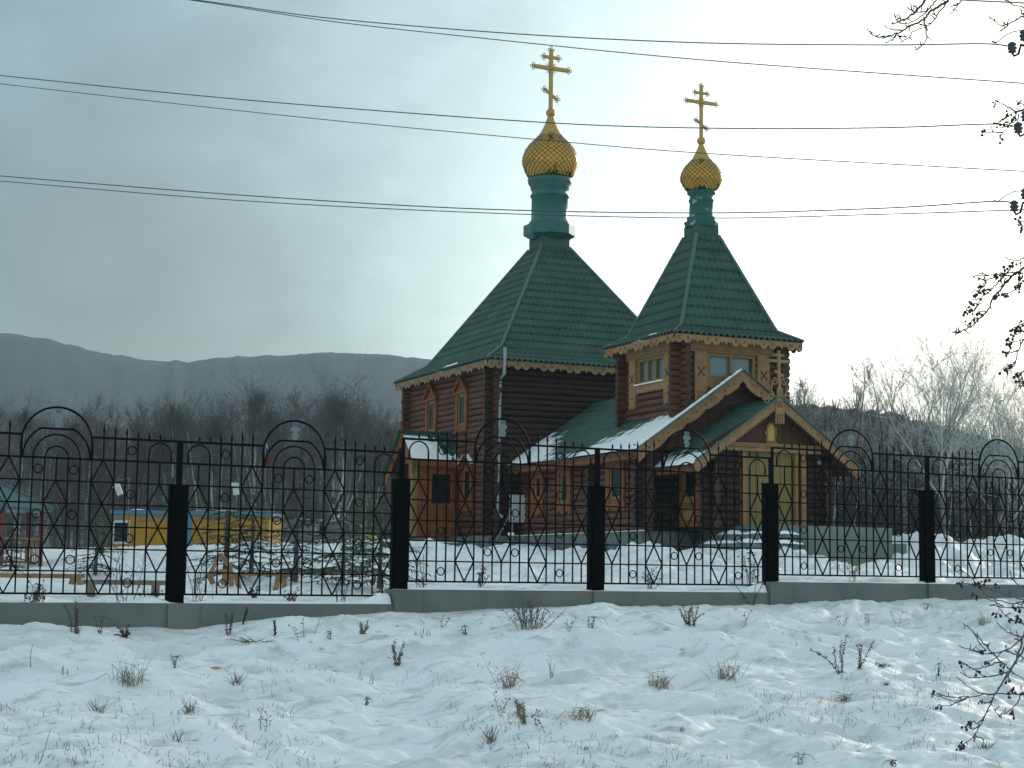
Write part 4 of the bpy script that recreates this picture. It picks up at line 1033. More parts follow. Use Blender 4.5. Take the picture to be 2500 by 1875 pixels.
# ------------------------------------------------------------------ pole, wires
PD = 15.5
def cab(px): return PD+ (2470-px)*.0034
D_ = 1.1302
pole = thing('utility_pole', 'wooden utility pole with hooked dark insulators at the right edge', 'utility pole', tuple(atD(2622, 1700, PD)))
pb = pole.location.copy(); pz = gz(pb.x, pb.y)
def PP(name, mb, mt, par=None): o = mb.build(name, mt, par or pole); o.location = -pb; return o
mb = MB(); mb.tube([(pb.x,pb.y,pz-.3),(pb.x,pb.y,2.5),(pb.x+.01,pb.y,6.0)], [.125,.11,.095], 14); PP('pole', mb, M['bark'])
INS = [(2471,116),(2486,312),(2476,503)]; UPI = [(2500,86),(2504,283),(2503,473)]
for (ix, iy) in INS+UPI:
    c = atD(ix, iy, PD); s = .00366; mb = MB()
    prof = [(.0,-13),(.006,-13),(9.5,-12),(10,-9),(7,-6),(11,-4),(11.5,0),(7.5,2),(7.5,4),(10.5,6),(10.5,9),(7,11),(5,13.5),(.01,14)]
    mb.lathe(c, [(max(.001,r*s), z*s) for r, z in prof], 16, 0, True); ins = PP('insulator', mb, M['porcelain'])
    mb = MB(); mb.tube([c+Vector((0,0,-.05)), c+Vector((.02,-.0,-.075)), c+Vector((.07,0,-.05)), c+Vector((.10,.0,.04)), Vector((pb.x, pb.y, c.z+.12))], .011, 6); PP('hook', mb, M['iron'], None)
WIRES = [
 ('upper pair, ending on the top insulator', [(-60,-52),(200,-26),(425,0),(700,38),(1100,72),(1500,92),(1900,97),(2120,94.5),(2185,101)]),
 ('just under the topmost wire, sloping down past the bell tower cross', [(-60,-48),(200,-22),(410,0),(700,44),(1000,78),(1500,128),(2212,180),(2300,186)]),
 ('crossing just above the golden domes, ending on the second insulator', [(-80,155),(0,163),(350,199),(700,230),(1200,266),(1550,277),(1900,276),(2140,268),(2199,276)]),
 ('crossing in front of both golden domes', [(-80,172),(0,181),(600,248),(1200,305),(1550,333),(2212,370),(2300,374)]),
 ('crossing the green drums, ending on the lowest insulator', [(-80,373),(0,380),(500,420),(1000,450),(1500,460),(1900,450),(2150,435),(2190,445)]),
 ('lowest of the wires, crossing both green drums', [(-80,384),(0,391),(500,432),(1000,458),(1500,471),(1900,463),(2212,453),(2300,450)]),
 ('short wire in the top right corner over the bare twigs', [(1900,-10),(2080,0),(2212,6.5),(2300,11)]),
]
def catmull(P_, n=10):
    out = []
    for i in range(len(P_)-1):
        p0 = P_[max(i-1,0)]; p1 = P_[i]; p2 = P_[i+1]; p3 = P_[min(i+2,len(P_)-1)]
        for k in range(n):
            t = k/n; out.append(p1*.5*2*0+ .5*((2*p1)+(-p0+p2)*t+(2*p0-5*p1+4*p2-p3)*t*t+(-p0+3*p1-3*p2+p3)*t**3))
    out.append(P_[-1]); return out
for i, (lab, pts) in enumerate(WIRES):
    if pts[-1][0] > 2250: (xa, ya), (xb, yb) = pts[-2], pts[-1]; pts = pts+[(3500, yb+(yb-ya)/(xb-xa)*(3500-xb)-25)]
    w = [atD(x*D_, y*D_, cab(x*D_)) for x, y in pts]; w = catmull(w, 8)
    mb = MB(); mb.tube(w, .0062 if i % 2 == 0 else .0054, 6); tag(mb.build('power_wire', M['cable']), 'thin grey overhead wire '+lab, 'wire', 'overhead wires')
for (x0,y0),(x1,y1) in (((2433,104),(2494,74)),((2436,302),(2500,270)),((2437,492),(2497,465))):
    a = atD(x0,y0,cab(x0)); b = atD(x1,y1,PD); mb = MB(); mb.tube([a, a.lerp(b,.3)+Vector((0,0,.025)), a.lerp(b,.65)+Vector((0,0,.025)), b], .0045, 6); mb.tube([a+(a-b)*.25*Vector((1,1,0)).length*0, a+Vector((-.05,.0,.001))], .008, 6); PP('jumper_wire', mb, M['cable'])

# ------------------------------------------------------------------ rowan hanging in from the right
rt = random.Random(11)
rp_ = atD(2760, 1700, 8.6); rz = gz(rp_.x, rp_.y)
rowan = thing('rowan_tree', 'bare rowan with dark dried berry clusters reaching in from the right edge', 'tree', (rp_.x, rp_.y, rz))
def RP(name, mb, mt, par=None):
    o = mb.build(name, mt, par or rowan); o.location = -rowan.location if par is None else (0,0,0); return o
mb = MB(); mb.tube([(rp_.x,rp_.y,rz-.2),(rp_.x+.05,rp_.y,rz+1.2),(rp_.x-.02,rp_.y+.1,rz+2.6),(rp_.x+.1,rp_.y,rz+5.8)], [.09,.075,.055,.02], 10); RP('trunk', mb, M['bark'])
def zc(o, s): return lambda x, y: (o[0]+x/s, o[1]+y/s)
GA = zc((2100,0), 3.3175); GB = zc((2200,450), 3.3175); GC = zc((1900,1380), 3.352)
BR = [
 ('top', GA, 7.6, [
  [(760,-30),(720,0),(640,50),(560,100),(520,150),(460,190),(380,225),(320,260),(250,285),(150,300),(100,280),(60,240)],
  [(540,-20),(525,0),(470,75),(400,130),(340,165),(280,190),(250,195)],[(640,-30),(615,0),(570,60),(520,110),(440,165),(330,190),(290,150),(275,110)],
  [(740,-20),(700,20),(640,100),(590,170),(530,215),(430,260),(390,305),(330,340)],[(520,150),(525,215),(540,280),(520,345),(460,405),(445,370)],
  [(300,265),(260,320),(205,345)],[(850,-30),(825,0),(770,70),(725,115)],[(800,30),(770,45),(735,50)],[(340,165),(300,140)],[(350,250),(270,240),(195,210)],[(420,205),(380,210),(370,175)],[(430,95),(400,70),(380,55)],
  [(540,90),(490,95),(430,95)],[(300,285),(340,295),(380,300)],[(480,200),(520,205),(540,210)],[(590,110),(620,130)],[(470,75),(440,48),(432,50)],[(240,290),(190,300),(140,298)],
  [(1120,-40),(1180,0),(1260,45),(1340,60),(1420,60)],[(1500,90),(1327,130),(1240,175),(1180,205),(1130,200),(1090,170),(1050,150)],[(1200,195),(1160,235),(1130,250)],[(1327,118),(1310,105),(1305,88)],[(1180,205),(1150,180)]], []),
 ('mid', GA, 7.8, [
  [(1450,800),(1327,880),(1270,915),(1230,990),(1150,1080),(1130,1115)],[(1270,905),(1200,870),(1130,830),(1100,820)],[(1210,940),(1150,970),(1115,1000)],[(1150,1075),(1080,1068),(990,1075)],[(1400,880),(1327,850),(1260,815)],[(1215,1000),(1180,990),(1165,995)],[(1280,930),(1275,970),(1230,1000)],[(1200,1020),(1160,1030),(1130,1027)]],
  [(1100,825),(1198,928),(1245,950),(990,1075),(1130,1117),(1295,845),(1130,1027)]),
 ('right', GB, 7.4, [
  [(1150,600),(995,680),(900,740),(830,820),(750,920),(690,1030),(600,1120),(510,1180),(430,1220)],[(480,1195),(440,1200),(418,1193)],[(1120,570),(995,600),(915,615),(835,585)],[(915,620),(880,690),(800,780),(720,860),(650,930),(600,1010),(570,1030)],
  [(890,745),(800,742),(690,780),(640,850),(570,870)],[(990,720),(850,720),(700,740),(570,742)],[(690,1030),(660,1028),(630,1038)],[(985,740),(960,780),(930,850),(890,875),(830,892)],[(650,930),(610,928),(585,932)],[(800,780),(820,815),(790,830)],[(640,850),(620,890),(605,905)],[(690,780),(680,820),(640,825)],[(750,920),(790,900),(785,870)],
  [(720,860),(695,850),(680,858)],[(600,1010),(620,975),(600,965),(565,968)],[(600,1120),(585,1105)],[(700,740),(660,725),(630,722)],[(680,780),(640,760),(625,765)],[(540,1150),(560,1160)],[(960,640),(990,615)],[(560,1030),(535,1025),(530,1040)],
  [(1120,1100),(995,1250),(950,1340),(925,1440),(890,1490),(820,1490)],[(1100,1225),(995,1255),(890,1285)],[(950,1345),(910,1355),(860,1360)],[(1100,1110),(995,1130),(905,1165)],[(1100,1180),(995,1195),(920,1215)],[(1050,1500),(970,1530),(985,1590),(960,1659)],[(925,1440),(900,1460),(870,1475)],[(1080,330),(995,300),(950,305)],[(1080,380),(1000,345),(975,335)]],
  [(905,645),(830,685),(775,735),(800,750),(840,775),(680,858),(605,900),(755,910),(840,897),(565,970),(580,1030),(530,1040),(625,1040),(590,1095),(575,1115),(935,830),(970,765),(948,720),(640,822),(965,818),(905,1190),(960,1130),(925,1195),(870,1275),(860,1310),(850,1375),(822,1510),(872,1475),(943,1540),(900,1235),(962,1185),(985,1615),(950,306),(988,370)]),
 ('low', GC, 8.0, [
  [(2250,200),(2090,420),(2011,570),(1960,740),(1900,870),(1770,1060),(1690,1240),(1610,1380),(1500,1480)],[(2250,300),(2100,450),(2011,680),(1930,800),(1860,910),(1770,1060)],
  [(2011,570),(1900,680),(1750,720),(1640,710),(1480,660)],[(1870,810),(1780,800),(1700,830),(1600,850),(1560,825),(1510,800)],[(1830,800),(1700,660),(1600,550),(1510,475)],[(1900,870),(1700,915),(1560,920),(1490,870)],[(1760,1060),(1640,1040),(1540,980),(1460,910)],
  [(2150,1030),(2011,1055),(1850,1050),(1700,1055),(1560,1080),(1470,1110),(1380,1100),(1260,1045)],[(1560,1080),(1450,1130),(1390,1148),(1330,1150)],[(2100,930),(1990,1060),(1960,1120),(1880,1200),(1800,1225),(1760,1170)],[(1800,1225),(1830,1250)],
  [(2150,320),(2011,300),(1900,310),(1720,250),(1590,110),(1480,20)],[(2150,330),(2011,285),(1800,220),(1650,170),(1500,145)],[(2150,370),(2011,350),(1850,345),(1720,325)],[(2150,520),(2011,480),(1900,440),(1850,400),(1800,345)],[(1990,590),(1900,560),(1850,530),(1790,470)],[(2150,120),(2011,20),(1960,-40)],[(2150,260),(2000,180),(1920,115),(1900,60)],
  [(1690,1240),(1640,1290),(1590,1280),(1570,1300)],[(1650,1310),(1600,1345),(1545,1330)],[(1750,1110),(1700,1130),(1675,1120)],[(1600,550),(1650,640),(1700,700)],[(1640,710),(1600,700),(1560,700)],[(1700,915),(1650,890),(1620,870)],[(1300,1050),(1400,1080),(1560,1075)],[(1610,1380),(1600,1440),(1620,1400),(1680,1420)],
  [(1960,740),(1850,700),(1780,760),(1690,800)],[(1900,870),(1950,900),(2011,930)],[(1880,880),(1890,940)],[(1860,660),(1870,700)],[(1930,600),(2011,640)],[(1840,340),(1780,300),(1700,265)],[(1990,990),(1985,1010)],[(1720,660),(1690,640)],[(1940,700),(2000,760),(2060,800)]],
  [(1490,160),(1600,140),(1655,160),(1700,125),(1790,170),(1615,260),(1920,325),(1970,350),(1790,405),(1500,805),(1660,710),(1850,820),(1620,872),(1810,862),(1265,1047),(1320,1152),(1490,1465),(1500,1490),(1675,1120),(1910,1210),(1545,1330),(2000,1060),(1895,1050),(1700,800),(1930,1030),(1570,1300),(1890,940),(1930,430),(1900,450),(1960,450)]),
]
for nm, G, D, polys, berries in BR:
    mb = MB(); 
    for q, pl_ in enumerate(polys):
        dz = rt.uniform(-.12,.12) if q else 0
        w = [atD(*G(x,y), D+dz*.4) for x, y in pl_]; w = catmull(w, 5)
        big = 1.0 if q < 2 and nm in ('low','right','top') else .62
        r0 = (.0062 if nm == 'low' else .0062)*big; n = len(w)
        w = [p+Vector((rt.uniform(-1,1),rt.uniform(-1,1),rt.uniform(-1,1)))*.003 for p in w]
        mb.tube(w, [max(.0022, r0*(1-.72*i/n)) for i in range(n)], 5)
        for k in range(2, n-1, 3):           # buds and spurs
            if rt.random() < .55:
                d = Vector((rt.uniform(-1,1),rt.uniform(-.5,.5),rt.uniform(-1,1))).normalized(); mb.tube([w[k], w[k]+d*rt.uniform(.012,.035)], [.0035,.0015], 4)
    # limb back to the trunk
    e = atD(*G(*polys[0][0]), D); a_ = Vector((rp_.x, rp_.y, max(rz+1.0, min(rz+(5.6 if nm == 'top' else 4.0), e.z+(.5 if nm == 'top' else -.1))))); m_ = (Vector((rp_.x,rp_.y,e.z))+e)/2+Vector((0,0,.45 if nm == 'top' else .05)); lm = catmull([a_, a_.lerp(m_,.5)+Vector((rt.uniform(-.03,.03),0,.06)), m_, m_.lerp(e,.5)+Vector((0,rt.uniform(-.03,.03),.02)), e], 5); mb.tube(lm, [.022-.0155*k/(len(lm)-1) for k in range(len(lm))], 6)
    o = RP('branch', mb, M['rtwig'] if nm == 'low' else M['twig'])
    if berries:
        for x, y in berries:
            b = MB(); c = atD(*G(x,y), D)
            for k in range(rt.randint(3,6)):
                p = c+Vector((rt.gauss(0,.009),rt.gauss(0,.009),rt.gauss(0,.008)-.003)); b.ball(p, rt.uniform(.004,.0072), 0, 6, 1.1); b.tube([c+Vector((0,0,.010)), p], .0014, 3)
            RP('berry_cluster', b, M['berry'], o)

# ------------------------------------------------------------------ trees
def branch(mb, p, d, L, r, rd, n=4, wob=.12, up=.12, k=3, m=0, tip=.25):
    pts = [p]; dd = d.copy()
    for i in range(n):
        dd = (dd+Vector((rd.gauss(0,wob),rd.gauss(0,wob),rd.gauss(0,wob)+up*.5))).normalized(); pts.append(pts[-1]+dd*(L/n))
    rad = [r*(1-(1-tip)*i/n) for i in range(n+1)]; mb.tube(pts, rad, k, m, False); return pts, rad
def tree_meshes(seed, h, r, spread=.5, fan=None, n1=14, n2=7, n3=6, n4=4, stems=1, first=.28, twig_r=.010, up=.25, tk=1.0):
    rd = random.Random(seed); T = MB(); C = MB()
    for s in range(stems):
        d = Vector((rd.gauss(0,.05)+(.22*math.cos(s*2.4) if stems > 1 else 0), rd.gauss(0,.05)+(.22*math.sin(s*2.4) if stems > 1 else 0), 1)).normalized()
        tp, tr = branch(T, Vector((rd.uniform(-.1,.1)*(stems > 1),rd.uniform(-.1,.1)*(stems > 1),-.3)), d, (h*tk+.3)*rd.uniform(.92,1.0), r*(1 if s == 0 else .75), rd, 9, .045, .06, 7, 0, .12)
        def at(pts, t): f = t*(len(pts)-1); i = min(int(f), len(pts)-2); return pts[i].lerp(pts[i+1], f-i), (pts[i+1]-pts[i]).normalized()
        for i in range(n1):
            t = first+(1-first)*((i+rd.random())/n1)**.85; p, ax = at(tp, min(t,.985)); a = rd.uniform(0, 6.283)
            out = Vector((math.cos(a), math.sin(a), 0)); L = h*spread*(1.1-t*.62)*rd.uniform(.7,1.15)
            d1 = (out*rd.uniform(.55,.9)+Vector((0,0,1))*rd.uniform(.5,.95)).normalized()
            if fan: d1 = (out*rd.uniform(fan*.3,fan)+Vector((0,0,1))).normalized(); L = h*((1.06-t) if tk == 1 else (1.0-t*tk)*1.08)*rd.uniform(.78,1.05)
            p1, r1 = branch(T if i % 2 == 0 else C, p, d1, L, max(twig_r*1.6, r*(1-t*(1 if tk == 1 else .7))*.5), rd, 5, .10, up, 4)
            for j in range(n2):
                q, ax2 = at(p1, .2+.8*(j+rd.random())/n2); d2 = (ax2+Vector((rd.gauss(0,.6),rd.gauss(0,.6),rd.gauss(.15,.45)))).normalized()
                L2 = L*rd.uniform(.34,.66); p2, r2 = branch(C, q, d2, L2, twig_r*1.25, rd, 3, .14, up, 3)
                for k in range(n3):
                    q3, ax3 = at(p2, .15+.85*(k+rd.random())/n3); d3 = (ax3+Vector((rd.gauss(0,.65),rd.gauss(0,.65),rd.gauss(.1,.5)))).normalized()
                    L3 = L2*rd.uniform(.42,.75); p3, r3 = branch(C, q3, d3, L3, twig_r*.85, rd, 2, .16, up*.7, 3)
                    for l in range(n4):
                        q4, ax4 = at(p3, rd.random()); d4 = (ax4+Vector((rd.gauss(0,.7),rd.gauss(0,.7),rd.gauss(0,.6)))).normalized(); branch(C, q4, d4, L3*rd.uniform(.4,.75), twig_r*.55, rd, 1, .1, 0, 3)
    return T, C
def plant_tree(protos, i, loc, h, rz, name, label, group, tmat, cmat):
    """protos: list of (trunk mesh, crown mesh) unit height 1"""
    t = thing(name, label, 'tree', loc, group, rz); t.scale = (h, h, h)
    tm, cm = protos[i % len(protos)]
    for nm, me in (('trunk', tm), ('crown', cm)):
        o = bpy.data.objects.new(nm, me); col.objects.link(o); o.parent = t
    return t
def protos(seeds, tmat, cmat, **k):
    out = []
    for s in seeds:
        T, C = tree_meshes(s, 1.0, **k)
        r = []
        for mb, nm, mt in ((T,'trunk',tmat),(C,'crown',cmat)):
            o = mb.build(nm, mt); me = o.data; bpy.data.objects.remove(o); r.append(me)
        out.append(r)
    return out
PB = protos([1,2,3,4], M['birch'], M['wood'], fan=.52, r=.016, spread=.34, n1=21, n2=6, n3=6, n4=5, twig_r=.0010)
PR = protos([6,7,8], M['bark'], M['rwood'], r=.016, spread=.38, n1=21, n2=6, n3=6, n4=5, twig_r=.0010)
PF = protos([11,12,14], M['pbirch'], M['frost'], fan=.5, r=.021, spread=.50, n1=17, n2=5, n3=5, n4=3, twig_r=.0011, first=.25, stems=1)
PG = protos([25,26], M['pbirch'], M['frost2'], fan=.95, tk=.62, r=.020, spread=.46, n1=20, n2=7, n3=5, n4=4, twig_r=.0012, first=.52, stems=1)
PS = protos([31,33], M['bark'], M['frost'], r=.015, spread=.20, n1=16, n2=5, n3=5, n4=3, twig_r=.0011, first=.35, up=.30)
ft = random.Random(5)
LT = [ # native pixel of the top, depth, kind, label
 (28,1000,92,'r','reddish bare tree at the left edge of the forest, above the gazebo'),(78,1006,98,'b','slim grey birch left of the leftmost fence arch'),(132,996,95,'r','bare tree whose crown shows inside the leftmost fence arch'),
 (190,1008,100,'b','slender birch just right of the leftmost fence arch'),(238,1004,96,'r','reddish round crowned tree between the first two fence arches'),(290,984,93,'r','dense bushy bare tree, tallest of the left forest group'),(335,986,97,'r','dense bare tree beside the bushy tallest one'),
 (385,1008,99,'b','thin birch above the first fence post'),(428,1016,104,'b','low pale birch just right of the first fence post'),(470,994,95,'b','bare birch with narrow pointed crown over the yellow cabin'),(512,1000,97,'r','narrow reddish tree over the right half of the yellow cabin'),
 (560,990,92,'b','open spreading birch left of the second fence arch'),(622,958,88,'b','tall airy birch rising behind the second fence arch'),(665,1000,91,'b','leaning pale birch left of the silver cross'),(715,962,90,'r','tall reddish tree right behind the second silver cross'),
 (800,946,86,'b','tallest white stemmed birch between the second arch and the church'),(842,962,90,'b','second tall birch right of the tallest white stem'),(885,1005,94,'b','small birch with drooping top near the church annex'),(925,1024,97,'r','low reddish tree just left of the church annex gable'),(958,1022,100,'b','grey birch half hidden behind the annex gable')]
def base_at(px, D, ytop):
    p = atD(px, ytop, D); g = float(ground_np(np.array([p.x]), np.array([p.y]), False)[0]); g = g+max(0, math.hypot(p.x,p.y)-150)*.004
    return (p.x, p.y, g), p.z-g
for i, (px, py, D, k, lab) in enumerate(LT):
    b, h = base_at(px, D, py); plant_tree(PB if k == 'b' else PR, i, b, h*.96, ft.uniform(0,6), 'birch_tree' if k == 'b' else 'bare_tree', lab, 'bare trees behind the playground', None, None)
RT = [(1938,925,84,'f','bushy frosted tree just right of the bell tower wall'),(2016,902,76,'s','crooked slim stem standing on the hill crest'),(2044,884,72,'s','tall narrow frosted stem, leftmost of the close pair on the hill'),(2092,904,74,'s','second tall narrow frosted stem beside the porch gable end'),(2145,888,70,'s','slim frosted birch over the fourth silver cross'),(2185,940,78,'s','small frosted birch right of the slim one over the cross'),
 (2322,872,58,'g','big multi stemmed frosted birch with wide fan crown on the right'),(2432,925,64,'g','second spreading pale crown directly right of the big fan birch'),(2494,1012,66,'f','frosted tree cut by the right edge of the view')]
for i, (px, py, D, k, lab) in enumerate(RT):
    b, h = base_at(px, D, py); plant_tree({'f':PF,'g':PG,'s':PS}[k], i, b, h, ft.uniform(0,6), 'birch_tree', lab, 'frosted birches on the right', None, None)
rd = random.Random(19); mb = MB()             # the rest of the rowan's crown, outside the right edge
for i in range(24):
    z = rz+1.3+4.3*(i+rd.random())/24; p = Vector((rp_.x+.03, rp_.y, z)); d = (_r0*rd.uniform(.45,1)+Vector((_d.x,_d.y,0))*rd.uniform(-.7,.7)+Vector((0,0,rd.uniform(.2,.9)))).normalized()
    p1, _ = branch(mb, p, d, rd.uniform(.9,1.7)*(1.25-.12*(z-rz)), .016, rd, 5, .10, .15, 5)
    for j in range(9):
        q = p1[rd.randint(1,4)].lerp(p1[5], rd.random()*.6); p2, _ = branch(mb, q, (d+_r0*.2+Vector((rd.gauss(0,.5),rd.gauss(0,.5),rd.gauss(.2,.4)))).normalized(), rd.uniform(.25,.6), .006, rd, 4, .12, .1, 4)
        for k in range(4): branch(mb, p2[rd.randint(1,4)], (d+Vector((rd.gauss(0,.6),rd.gauss(0,.6),rd.gauss(0,.5)))).normalized(), rd.uniform(.08,.22), .003, rd, 2, .12, .1, 3)
RP('crown', mb, M['twig'])
# far ranks of the forest, one dark mass
def wood_mass(name, label, spots, mt, seed, nb=46):
    rd = random.Random(seed); mb = MB()
    for (x, y, z, h) in spots:
        tp, _ = branch(mb, Vector((x,y,z-.3)), Vector((rd.gauss(0,.06),rd.gauss(0,.06),1)).normalized(), h, .007*h+.03, rd, 4, .05, .05, 4, 1 if rd.random() < .3 else 0)
        for i in range(nb):
            t = .12+.88*rd.random(); f = t*4; j = min(int(f),3); p = tp[j].lerp(tp[j+1], f-j); a = rd.uniform(0,6.283)
            d = Vector((math.cos(a)*.8, math.sin(a)*.8, rd.uniform(.2,1.3))).normalized(); L = h*rd.uniform(.12,.3)*(1.15-t*.7); r = rd.uniform(.010,.024)
            p1, _ = branch(mb, p, d, L, r, rd, 2, .15, .2, 3, 0)
            for q in range(5):
                s = p1[rd.randint(0,1)].lerp(p1[2], rd.random()); d2 = (d+Vector((rd.gauss(0,.6),rd.gauss(0,.6),rd.gauss(.1,.5)))).normalized(); branch(mb, s, d2, L*rd.uniform(.3,.6), r*.6, rd, 1, .1, 0, 3, 0)
    o = mb.build(name, [mt, M['birch']]); return tag(o, label, None, None, 'stuff')
sp = []
for i in range(330):
    px = ft.uniform(-260, 1010); D = ft.uniform(92, 150); yt = 1035+18*math.sin(px*.021)+ft.uniform(-22,42)+(D-100)*.25; b, h = base_at(px, D, yt); sp.append((*b, max(3, h)))
wood_mass('forest', 'dark bare forest massed behind the playground', sp, M['wood'], 41, 34)
sp = []
for i in range(300):
    px = ft.uniform(1700, 2620); D = ft.uniform(60, 112); yt = np.interp(px, [1700,1960,2190,2500,2620], [1040,1050,1075,1150,1180])+ft.uniform(10,110); b, h = base_at(px, D, yt); sp.append((*b, max(1.6, h)))
wood_mass('hillside_thicket', 'grey brown leafless thicket along the foot of the right hill', sp, M['twig'], 43, 30)
rd = random.Random(9); mb = MB()                # low scrub over the slope of the near hill
for i in range(1700):
    k = rd.randint(0, len(naz)-2); t = rd.random()**.8; rad = 78+107*t; z = 1.0+(nzt[k]-1.0)*t; a = naz[k]+rd.uniform(-.002,.002); c = Vector((math.sin(a)*rad, math.cos(a)*rad, z-.4)); hh = rd.uniform(1.0,3.2)
    for q in range(9):
        d = Vector((rd.gauss(0,.38),rd.gauss(0,.38),1)).normalized(); mb.tube([c, c+d*hh*rd.uniform(.5,1)], [.045,.012], 3, 1 if rd.random() < .22 else 0, False)
tag(mb.build('hill_scrub', [M['twig'], M['frost']]), 'thin leafless scrub covering the right hillside', None, None, 'stuff')
mb = MB()                                       # trees bristling along the far ridge
for i in range(3800):
    f = rd.random()*(len(faz)-1); k = int(f); t = 1-rd.random()**2*.03; a = faz[k]+(faz[k+1]-faz[k])*(f-k); z0 = fzt[k]+(fzt[k+1]-fzt[k])*(f-k); rad = 420+930*t; z = 4+(z0-4)*t**1.25; c = Vector((math.sin(a)*rad, math.cos(a)*rad, z-3)); hh = rd.uniform(1.0,2.6)*(1 if rd.random() < .95 else 1.4)
    mb.tube([c, c+Vector((0,0,hh*.6)), c+Vector((rd.uniform(-.5,.5),0,hh))], [3.2,2.0,.4], 4, 0, False)
tag(mb.build('ridge_forest', M['twig']), 'tiny far trees bristling along the hazy mountain ridge', None, None, 'stuff')

# spruces in the yard
def spruce(seed, h, w):
    rd = random.Random(seed); T = MB(); C = MB()
    T.tube([(0,0,-.15),(.02,0,h*.5),(0,.01,h)], [.05*h*.6,.03*h*.6,.006], 6)
    z = .10*h; k = 0
    while z < h*.97:
        t = z/h; L0 = w*(1-t)**.75*(1.0 if k > 1 else .85); n = 6 if t < .7 else 4
        for j in range(n):
            z_ = z; zj = z+rd.uniform(-.05,.05)*h; a = 6.283*j/n+k*.9+rd.uniform(-.35,.35); L = L0*rd.uniform(.75,1.1)+.05; o = Vector((math.cos(a), math.sin(a), 0))
            dr = rd.uniform(.05,.38)*(1-.7*t); pts = [Vector((0,0,zj)), Vector((0,0,zj))+o*L*.5+Vector((0,0,-.3*dr*L)), Vector((0,0,zj))+o*L+Vector((0,0,-dr*L+rd.uniform(-.03,.05)))]
            C.tube(pts, [.007,.005,.002], 4, 0, False)
            side = Vector((-o.y, o.x, 0))
            for q in range(int(12+34*L)):
                s = rd.uniform(.12,1.0); f = s*2; i = min(int(f),1); p = pts[i].lerp(pts[i+1], f-i)
                sg = rd.choice((-1,1)); d = (o*rd.uniform(.4,1)+side*sg*rd.uniform(.3,1)*(1-.4*s)+Vector((0,0,rd.uniform(-.75,.0)))).normalized(); l = rd.uniform(.05,.13)*(1.15-.5*s)*(.6+.5*L)
                n_ = d.cross(Vector((rd.uniform(-.3,.3),rd.uniform(-.3,.3),1))).normalized()*.010
                C.add([p-n_*.6, p+n_*.6, p+d*l*.6+n_, p+d*l, p+d*l*.6-n_], [(0,1,2,3,4)], 0)
        z += h*rd.uniform(.07,.10); k += 1
    return T, C
SP = [(232,1404,1.45,.78,'spruce','small spruce with snowy low boughs beside the timber rail'),(250,1350,2.0,.75,'pine','yellowish conifer in front of the cabin window'),(548,1418,1.7,.95,'spruce','bushy dark spruce behind the triangular timber frame'),(612,1408,1.55,.9,'spruce','spruce in front of the right end of the yellow cabin'),
 (720,1420,1.75,.8,'spruce','tall dark stemmed spruce in front of the pale shed'),(835,1428,1.25,1.15,'spruce','wide low spruce spreading boughs near the second post'),(925,1436,1.35,1.0,'spruce','spruce just left of the second fence post'),(885,1350,1.6,.9,'pine','yellow green conifer in front of the low shed'),(25,1392,1.2,.6,'spruce','small conifer at the left edge beside the gazebo')]
for i, (px, py, h, w, mk, lab) in enumerate(SP):
    p = on_ground(px, py); T, C = spruce(50+i, h, w); t = thing('spruce_tree', lab, 'tree', p, 'young spruces in the yard'); T.build('trunk', M['bark'], t); C.build('crown', M[mk], t)

# ------------------------------------------------------------------ yard furniture and huts
def put(t, name, mb, mt, par=None):
    o = mb.build(name, mt, par or t); o.location = -t.location if par is None else (0,0,0); return o
DG = 45.0; g0 = atD(96,1397,DG); g1 = atD(14,1397,DG)
gzb = thing('gazebo', 'hexagonal wooden gazebo with green roof and red posts at the left edge', 'gazebo', atD(-30,1397,DG))
gc = gzb.location; zg = gz(gc.x, gc.y); Rg = 1.35
z_e = atD(100,1240,DG).z; z_a = atD(0,1180,DG).z
posts = [Vector((gc.x+Rg*math.cos(a), gc.y+Rg*math.sin(a), 0)) for a in [R(-24.5+60*k) for k in range(6)]]
for p in posts:
    mb = MB(); mb.tube([Vector((p.x,p.y,zg-.2)), Vector((p.x,p.y,z_e))], .06, 8); put(gzb, 'post', mb, M['redp'])
mb = MB(); ro = [Vector((gc.x+(Rg+.28)*math.cos(a), gc.y+(Rg+.28)*math.sin(a), z_e-.02)) for a in [R(-24.5+60*k) for k in range(6)]]; ap_ = Vector((gc.x, gc.y, z_a+.12))
mb.add(ro+[ap_], [(i,(i+1)%6,6) for i in range(6)], 0); lo_ = [v-Vector((0,0,.06)) for v in ro]; mb.add(ro+lo_, [(i,6+i,6+(i+1)%6,(i+1)%6) for i in range(6)]+[(11,10,9,8,7,6)], 0)
for v in ro: mb.bar(v+Vector((0,0,.02)), ap_+Vector((0,0,.02)), .06, .05, 1)
put(gzb, 'roof', mb, [M['teal'], M['ridge']])
for i in range(6):
    a, b = posts[i], posts[(i+1)%6]; mb = MB()
    for z in (.12,.72): mb.bar((a.x,a.y,zg+z),(b.x,b.y,zg+z),.05,.05)
    for k in range(1,8): q = a.lerp(b,k/8); mb.bar((q.x,q.y,zg+.1),(q.x,q.y,zg+.72),.035,.02)
    put(gzb, 'railing', mb, M['rail'])
